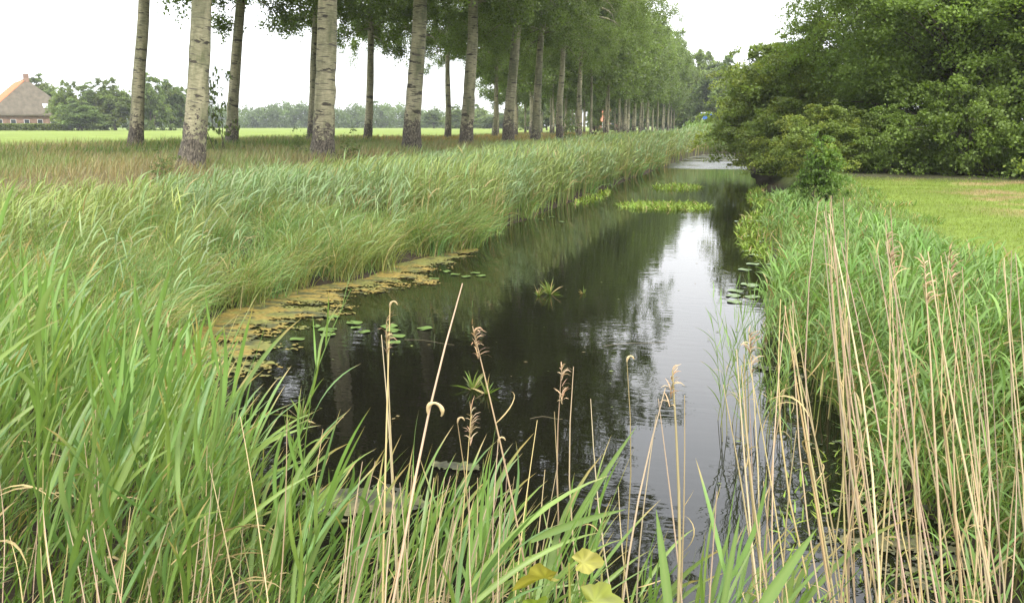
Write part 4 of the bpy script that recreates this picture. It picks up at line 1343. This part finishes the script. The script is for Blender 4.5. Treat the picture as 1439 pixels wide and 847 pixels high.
# broad pale leaves close to the camera, bottom right
def big_blade(px0, py0, px1, py1, d, w, lab, bend=.5):
    a, b = at(px0, py0, d), at(px1, py1, d * .98)
    v = b - a
    Lg = np.linalg.norm(v)
    t = np.linspace(0, 1, 10)
    sag = np.array([0, 0, 1.0])
    P = a + v * t[:, None] + sag * (np.sin(t * np.pi) * Lg * .06 * bend)[:, None]
    pr = np.interp(t, [0, .15, .45, .8, 1], [.55, .9, 1, .55, .02]) * w / 2
    dv = v / Lg
    sd = np.cross(dv, FWD); sd /= np.linalg.norm(sd)
    nr = np.cross(sd, dv)
    V = []; C = []
    for i in range(10):
        V += [P[i] - sd * pr[i], P[i] + nr * pr[i] * .35, P[i] + sd * pr[i]]
        C += [(.15, .235, .07), (.19, .27, .09), (.14, .22, .065)]
    q = []
    for i in range(9):
        q += [(i * 3, i * 3 + 1, i * 3 + 4, i * 3 + 3), (i * 3 + 1, i * 3 + 2, i * 3 + 5, i * 3 + 4)]
    V = np.array(V)
    g = gz(a[0], a[1])
    e = empty('reed_plant', (a[0], a[1], g), lab, 'reed')
    o = obj('leaf', make_mesh('broad_leaf', V - np.array([a[0], a[1], g]), [np.array(q)], M_REED, np.array(C), smooth=True), e)
    v_, q_ = tube([(0.01, 0, -.05), (.004, .01, (a[2] - g) * .5), (0, 0, a[2] - g)], [.005, .004, .003], 6)
    obj('stem', make_mesh('stalk', v_, [q_], M_REED, np.tile([[.2, .25, .07]], (len(v_), 1))), e)


big_blade(1040, 905, 1148, 742, 2.3, .034, 'broad green leaf slanting up to the right at the bottom edge')
big_blade(1010, 890, 1040, 720, 2.5, .019, 'upright green leaf left of the broad slanting leaf')
big_blade(945, 900, 922, 715, 2.4, .026, 'broad pale leaf standing upright at the bottom edge')
big_blade(985, 900, 1028, 735, 2.6, .017, 'thin green leaf between the two broad leaves at the bottom edge')
big_blade(770, 800, 895, 598, 2.9, .022, 'long green leaf reaching right above bottom centre')
big_blade(745, 760, 880, 715, 2.7, .024, 'nearly level green leaf above the yellow leaves')

# ------------------------------------------------------------------ dry stems
def dry_stem(x0, y0, x1, y1, d0, d1, lab, group=None, r=.0042, head=None, leafn=1, seed=0, crook=0.0):
    """from low picture point to tip; runs on down to the ground"""
    rg = np.random.default_rng(seed + 900)
    a, b = at(x0, y0, d0), at(x1, y1, d1)
    v = b - a
    g = gz(a[0], a[1]) if sdist(np.array([a[0]]), np.array([a[1]]))[0] > 0 else -.1
    if v[2] > .05 and a[2] > g:
        k = (a[2] - g) / v[2]
        k = min(k, .9)
        a = a - v * k * .5 - np.array([0, 0, (a[2] - v[2] * k * .5) - g]) if a[2] - v[2] * k > g + .05 else a - v * k
    v = b - a
    Lg = np.linalg.norm(v)
    t = np.linspace(0, 1, 9)
    bow = rg.normal(0, .022) * Lg; bow2 = rg.normal(0, .008) * Lg
    side = np.cross(v / Lg, FWD)
    P = a + v * t[:, None] + side[None] * (np.sin(t * np.pi) * bow + np.sin(t * 2 * np.pi) * bow2)[:, None]
    base = a.copy()
    e = empty('dry_reed', tuple(base), lab, 'dry reed', group)
    c = np.array([.45, .365, .215]) * rg.uniform(.62, 1.15) * np.array([1, rg.uniform(.86, 1.04), rg.uniform(.72, 1.12)])
    vv, q = tube(P - base, r * np.interp(t, [0, .7, 1], [1.0, .85, .4]), 6)
    cc = np.repeat(c[None] * np.interp(t, [0, .1, 1], [.7, 1, .95])[:, None] * (1 + rg.normal(0, .07, (9, 1))), 6, 0)
    obj('stem', make_mesh('dry_stem', vv, [q], M_DRY, np.clip(cc, .02, .7), smooth=True), e)
    # nodes / clinging sheaths
    for j in range(leafn):
        f = rg.uniform(.35, .9)
        p = np.array([np.interp(f, t, (P - base)[:, q_]) for q_ in range(3)])
        lf = obj('sheath', DRYL[rg.integers(4)], e, tuple(p))
        lf.rotation_euler = (rg.normal(0, .3), rg.normal(-.4, .3), rg.uniform(0, 6.28)); s_ = rg.uniform(.18, .42); lf.scale = (s_, s_, s_ * 1.1)
    tip = P[-1] - base
    if head == 'tassel':
        n = 34
        B = Batch()
        f = rg.uniform(-.01, .11, n)
        rt = tip[None] - (v / np.linalg.norm(v))[None] * f[:, None] * 1.0
        B.blades(colvar((.34, .24, .14), n, .2, .06), rt, rg.uniform(.015, .055, n), .0035, rg.normal(AZR, 1.3, n), rg.uniform(.1, .8, n), rg.uniform(.4, 2.2, n), [.6, 1, .8, .2])
        obj('seed_head', B.mesh('seed_head', M_DRY), e)
    if head == 'loop':
        th = np.linspace(-.5, 3.9, 16)
        R0 = .017
        L2 = np.stack([np.outer(R0 * (1 - np.cos(th)) * (1 + .1 * th), RIGHT)[:, i] for i in range(3)], -1) + np.outer(R0 * 1.5 * np.sin(th), np.array([0, 0, 1]))
        L2 = L2 - L2[0]
        f = np.array([np.interp(.74, t, (P - base)[:, q_]) for q_ in range(3)])
        vv, q = tube(L2 + f, .0058 * np.interp(np.linspace(0, 1, 16), [0, .3, .5, .8, 1], [.5, 1.2, .7, 1.2, .3]), 6, .3, 5)
        obj('curled_sheath', make_mesh('curled_sheath', vv, [q], M_DRY, np.tile([[.50, .38, .20]], (len(vv), 1)), smooth=True), e)
    if head == 'hook':
        th = np.linspace(0, 2.7, 10)
        L2 = np.outer(.012 * (1 - np.cos(th)), RIGHT) + np.outer(.019 * np.sin(th), np.array([0, 0, 1]))
        vv, q = tube(L2 + tip, .0026 * np.interp(np.linspace(0, 1, 10), [0, .3, .5, .8, 1], [.8, 1.6, .7, 1.4, .6]), 6, .3, 5)
        obj('bent_tip', make_mesh('bent_tip', vv, [q], M_DRY, np.tile([[.45, .34, .18]], (len(vv), 1)), smooth=True), e)
    return e


SP = [
    (560, 790, 650, 398, 2.7, 2.75, 'long dry reed in the centre with a curled loop below its tip', 'loop', .0046, 0),
    (541, 760, 543, 452, 2.7, 2.7, 'dry reed with ragged brown tassel, left of the looped reed', 'tassel', .0036, 1),
    (537, 780, 548, 432, 2.65, 2.7, 'dry reed with hooked tip beside the tasselled reed', 'hook', .0036, 1),
    (560, 760, 536, 470, 2.75, 2.8, 'thin dry reed leaning left against the tasselled reed', None, .003, 1),
    (745, 730, 664, 458, 2.7, 2.8, 'dry reed slanting left with a swollen sheath near its tip', 'tassel', .0036, 1),
    (650, 800, 643, 594, 2.8, 2.9, 'short dry reed below the spiky water plant', 'hook', .0028, 0),
    (652, 760, 662, 580, 2.8, 2.9, 'short dry reed topped by a pale tuft below the spiky water plant', 'tassel', .0028, 0),
    (688, 800, 700, 622, 2.7, 2.8, 'dry reed bending over near bottom centre with drooping head', 'hook', .0032, 1),
    (724, 800, 755, 590, 2.7, 2.9, 'thin dry reed leaning right under the small floating twig', None, .0024, 0),
    (770, 790, 779, 578, 2.8, 2.9, 'pair member of thin dry reeds right of bottom centre', None, .0024, 0),
    (800, 760, 789, 520, 2.7, 2.8, 'straight dry reed with feathery tip right of centre', 'tassel', .0028, 0),
    (838, 760, 806, 515, 2.7, 2.8, 'dry reed leaning left beside the feathery one', None, .0028, 1),
    (905, 780, 881, 508, 2.8, 2.9, 'slim dry reed with a tiny nodding tip against dark water', 'hook', .0024, 0),
    (915, 840, 945, 520, 2.5, 2.6, 'stout tan reed at the edge of the bright reflection', 'tassel', .0052, 1),
    (860, 830, 935, 545, 2.5, 2.7, 'tan reed leaning right towards the stout reed', None, .0036, 1),
    (960, 840, 925, 560, 2.5, 2.7, 'tan reed crossing the stout reed from the right', None, .003, 1),
    (892, 760, 830, 560, 2.7, 2.9, 'thin tan reed leaning left above the yellow leaves', None, .0026, 1),
    (985, 840, 962, 555, 2.5, 2.7, 'thin tan reed in the bright reflection, left one', None, .0028, 1),
]
for i, (x0, y0, x1, y1, d0, d1, lab, hd_, r, ln_) in enumerate(SP):
    dry_stem(x0, y0, x1, y1, d0, d1, lab, None, r, hd_, ln_, i)

BUN = [   # bundles: bottom, top, number, spread bottom, spread top, label
    (1212, 847, 1166, 275, 12, 14, 7, 'tan dry reed in the thickest leaning bundle at right'),
    (1180, 800, 1110, 420, 6, 14, 9, 'tan dry reed in the bundle left of the thickest one'),
    (1118, 800, 1048, 470, 6, 16, 10, 'tan dry reed in the bundle over the bright water'),
    (1322, 847, 1226, 330, 5, 6, 12, 'tan dry reed in the loose group right of the thickest bundle'),
    (1250, 847, 1245, 292, 4, 10, 5, 'upright tan dry reed right of the thickest bundle'),
    (1386, 847, 1322, 352, 8, 6, 14, 'tan dry reed in the bundle near the right edge'),
    (1372, 800, 1290, 372, 3, 8, 8, 'tan dry reed leaning left near the right edge'),
    (1440, 800, 1412, 352, 4, 14, 12, 'tan dry reed at the very right edge'),
]
s_id = 100
for (x0, y0, x1, y1, nn_, s0, s1, lab) in BUN:
    for j in range(nn_):
        d = RG.uniform(2.35, 3.0)
        sc2 = 3.2
        dry_stem(x0 + RG.normal(0, s0), y0 + RG.uniform(-30, 40), x1 + RG.normal(0, s1 * .8) + (RG.uniform(-45, 70) if RG.random() < .28 else 0), y1 + abs(RG.normal(0, 50)) * (j > 0), d, d * RG.uniform(.97, 1.1), lab, lab.replace('tan dry reed', 'tan dry reeds'),
                 RG.uniform(.0022, .0038), 'tassel' if j == 0 and RG.random() < .8 else None, int(RG.integers(0, 4)), s_id)
        s_id += 1
# scattered singles right and centre
for j in range(26):
    x0 = RG.uniform(880, 1440); x1 = x0 - RG.uniform(-20, 70)
    y1 = RG.uniform(520, 720) if x0 < 1080 else RG.uniform(420, 680)
    d = RG.uniform(2.3, 3.4)
    dry_stem(x0, 850, x1, y1, d, d * 1.03, 'lone thin tan stalk scattered between the bundles at lower right', 'lone tan stalks at lower right', RG.uniform(.002, .0036), None, 1 if RG.random() < .4 else 0, s_id); s_id += 1
for j in range(44):
    x0 = RG.uniform(440, 720); x1 = x0 + RG.uniform(-10, 75)
    y1 = RG.uniform(640, 780)
    d = RG.uniform(2.35, 3.1)
    dry_stem(x0, 860, x1, y1, d, d * 1.02, 'short straw coloured stalk in the fan at bottom centre', 'straw coloured stalks at bottom centre', RG.uniform(.0018, .003), None, 0, s_id); s_id += 1
for j in range(34):
    x0 = RG.uniform(0, 440); x1 = x0 + RG.uniform(-50, 60)
    y1 = RG.uniform(560, 760)
    d = RG.uniform(2.35, 3.1)
    dry_stem(x0, 860, x1, y1, d, d * 1.02, 'thin reddish straw stalk among the green reeds at lower left', 'straw stalks among the green reeds', RG.uniform(.0018, .0028), None, 0, s_id); s_id += 1

# ------------------------------------------------------------------ yellow leaved plant at the bottom edge
def lobed_leaf(name, s, col, seed):
    rg = np.random.default_rng(seed)
    k = 26
    th = np.linspace(0, 2 * np.pi, k, endpoint=False)
    rr = s * (0.42 + .16 * np.cos(th) + .07 * np.cos(3 * th) + .05 * np.cos(5 * th + .4) + .016 * (-1) ** np.arange(k) + rg.normal(0, .012, k))
    V = [(s * .25, 0, 0)]; C = [np.array(col)]
    for f in (.5, 1.0):
        for i in range(k):
            x = s * .25 + rr[i] * f * math.cos(th[i]); y = rr[i] * f * math.sin(th[i]) * .85
            V.append((x, y, .38 * abs(y) - .7 * (x - s * .25) ** 2 / s + .05 * s * math.sin(5 * th[i] + seed) * f))
            g_ = .5 + .5 * math.sin(3 * th[i] + seed)
            C.append(np.array(col) * (1 - .12 * f) * (1 + .16 * math.cos(8 * th[i])) * (1 + rg.normal(0, .12)) * np.array([1, 1 - .06 * g_ * f, 1]))
    q3 = [(0, 1 + i, 1 + (i + 1) % k) for i in range(k)]
    q4 = [(1 + i, 1 + k + i, 1 + k + (i + 1) % k, 1 + (i + 1) % k) for i in range(k)]
    return make_mesh(name, V, [np.array(q3), np.array(q4)], M_YEL, np.clip(np.array(C), .01, .7), smooth=True)


pc = at(800, 880, 2.25)
g = gz(pc[0], pc[1])
yp = empty('broad_leaved_plant', (pc[0], pc[1], g), 'broad leaved plant with yellowing leaves at the bottom edge', 'plant')
stp = [(0, 0, -.05), (.01, .0, (pc[2] - g) * .5), (0, 0.01, pc[2] - g + .02), (-.005, .01, pc[2] - g + .17)]
v, q = tube(stp, [.006, .005, .004, .002], 6)
obj('stem', make_mesh('plant_stem', v, [q], M_YEL, np.tile([[.30, .30, .08]], (len(v), 1))), yp)
for i, (px, py, s, col, rx, ry, rz_, lab) in enumerate([
        (808, 792, .085, (.28, .27, .055), .9, -.1, .1, 'small yellow leaf at the top'), (782, 812, .115, (.29, .27, .045), 1.0, .1, 2.6, 'large yellow leaf'),
        (818, 842, .125, (.24, .27, .05), .8, .0, .3, 'yellow leaf low at the right'), (765, 846, .11, (.22, .30, .05), .7, .1, 2.9, 'yellow green leaf low at the left'),
        (795, 880, .12, (.40, .40, .06), .6, .1, 4.2, None)]):
    p = at(px, py, 2.22)
    o = obj('leaf', lobed_leaf('lobed_leaf', s, col, i), yp, (p[0] - pc[0], p[1] - pc[1], p[2] - g))
    o.rotation_euler = (rx * .9, ry, YAW + rz_ * .0 + (0 if rz_ < 1 else (3.14 if rz_ > 2 else 0)) * 0 + [0.2, 2.9, -.3, 3.4, 4.4][i])
    if lab: o['label'] = lab


# ------------------------------------------------------------------ air
HAZE_DENSITY = 0.00028
m_, t_n, out_ = new_mat('air')
vol = nd(t_n, 'ShaderNodeVolumePrincipled')
vol.inputs['Color'].default_value = (0.92, 0.95, 1.0, 1)
vol.inputs['Density'].default_value = HAZE_DENSITY
t_n.links.new(vol.outputs[0], out_.inputs['Volume'])
hz = solid('haze', box_pts(-420, 420, -62, 470, -2.0, 32), BOXF, m_)
tag(hz, 'thin pale air haze over the whole meadow', 'haze', kind='stuff')
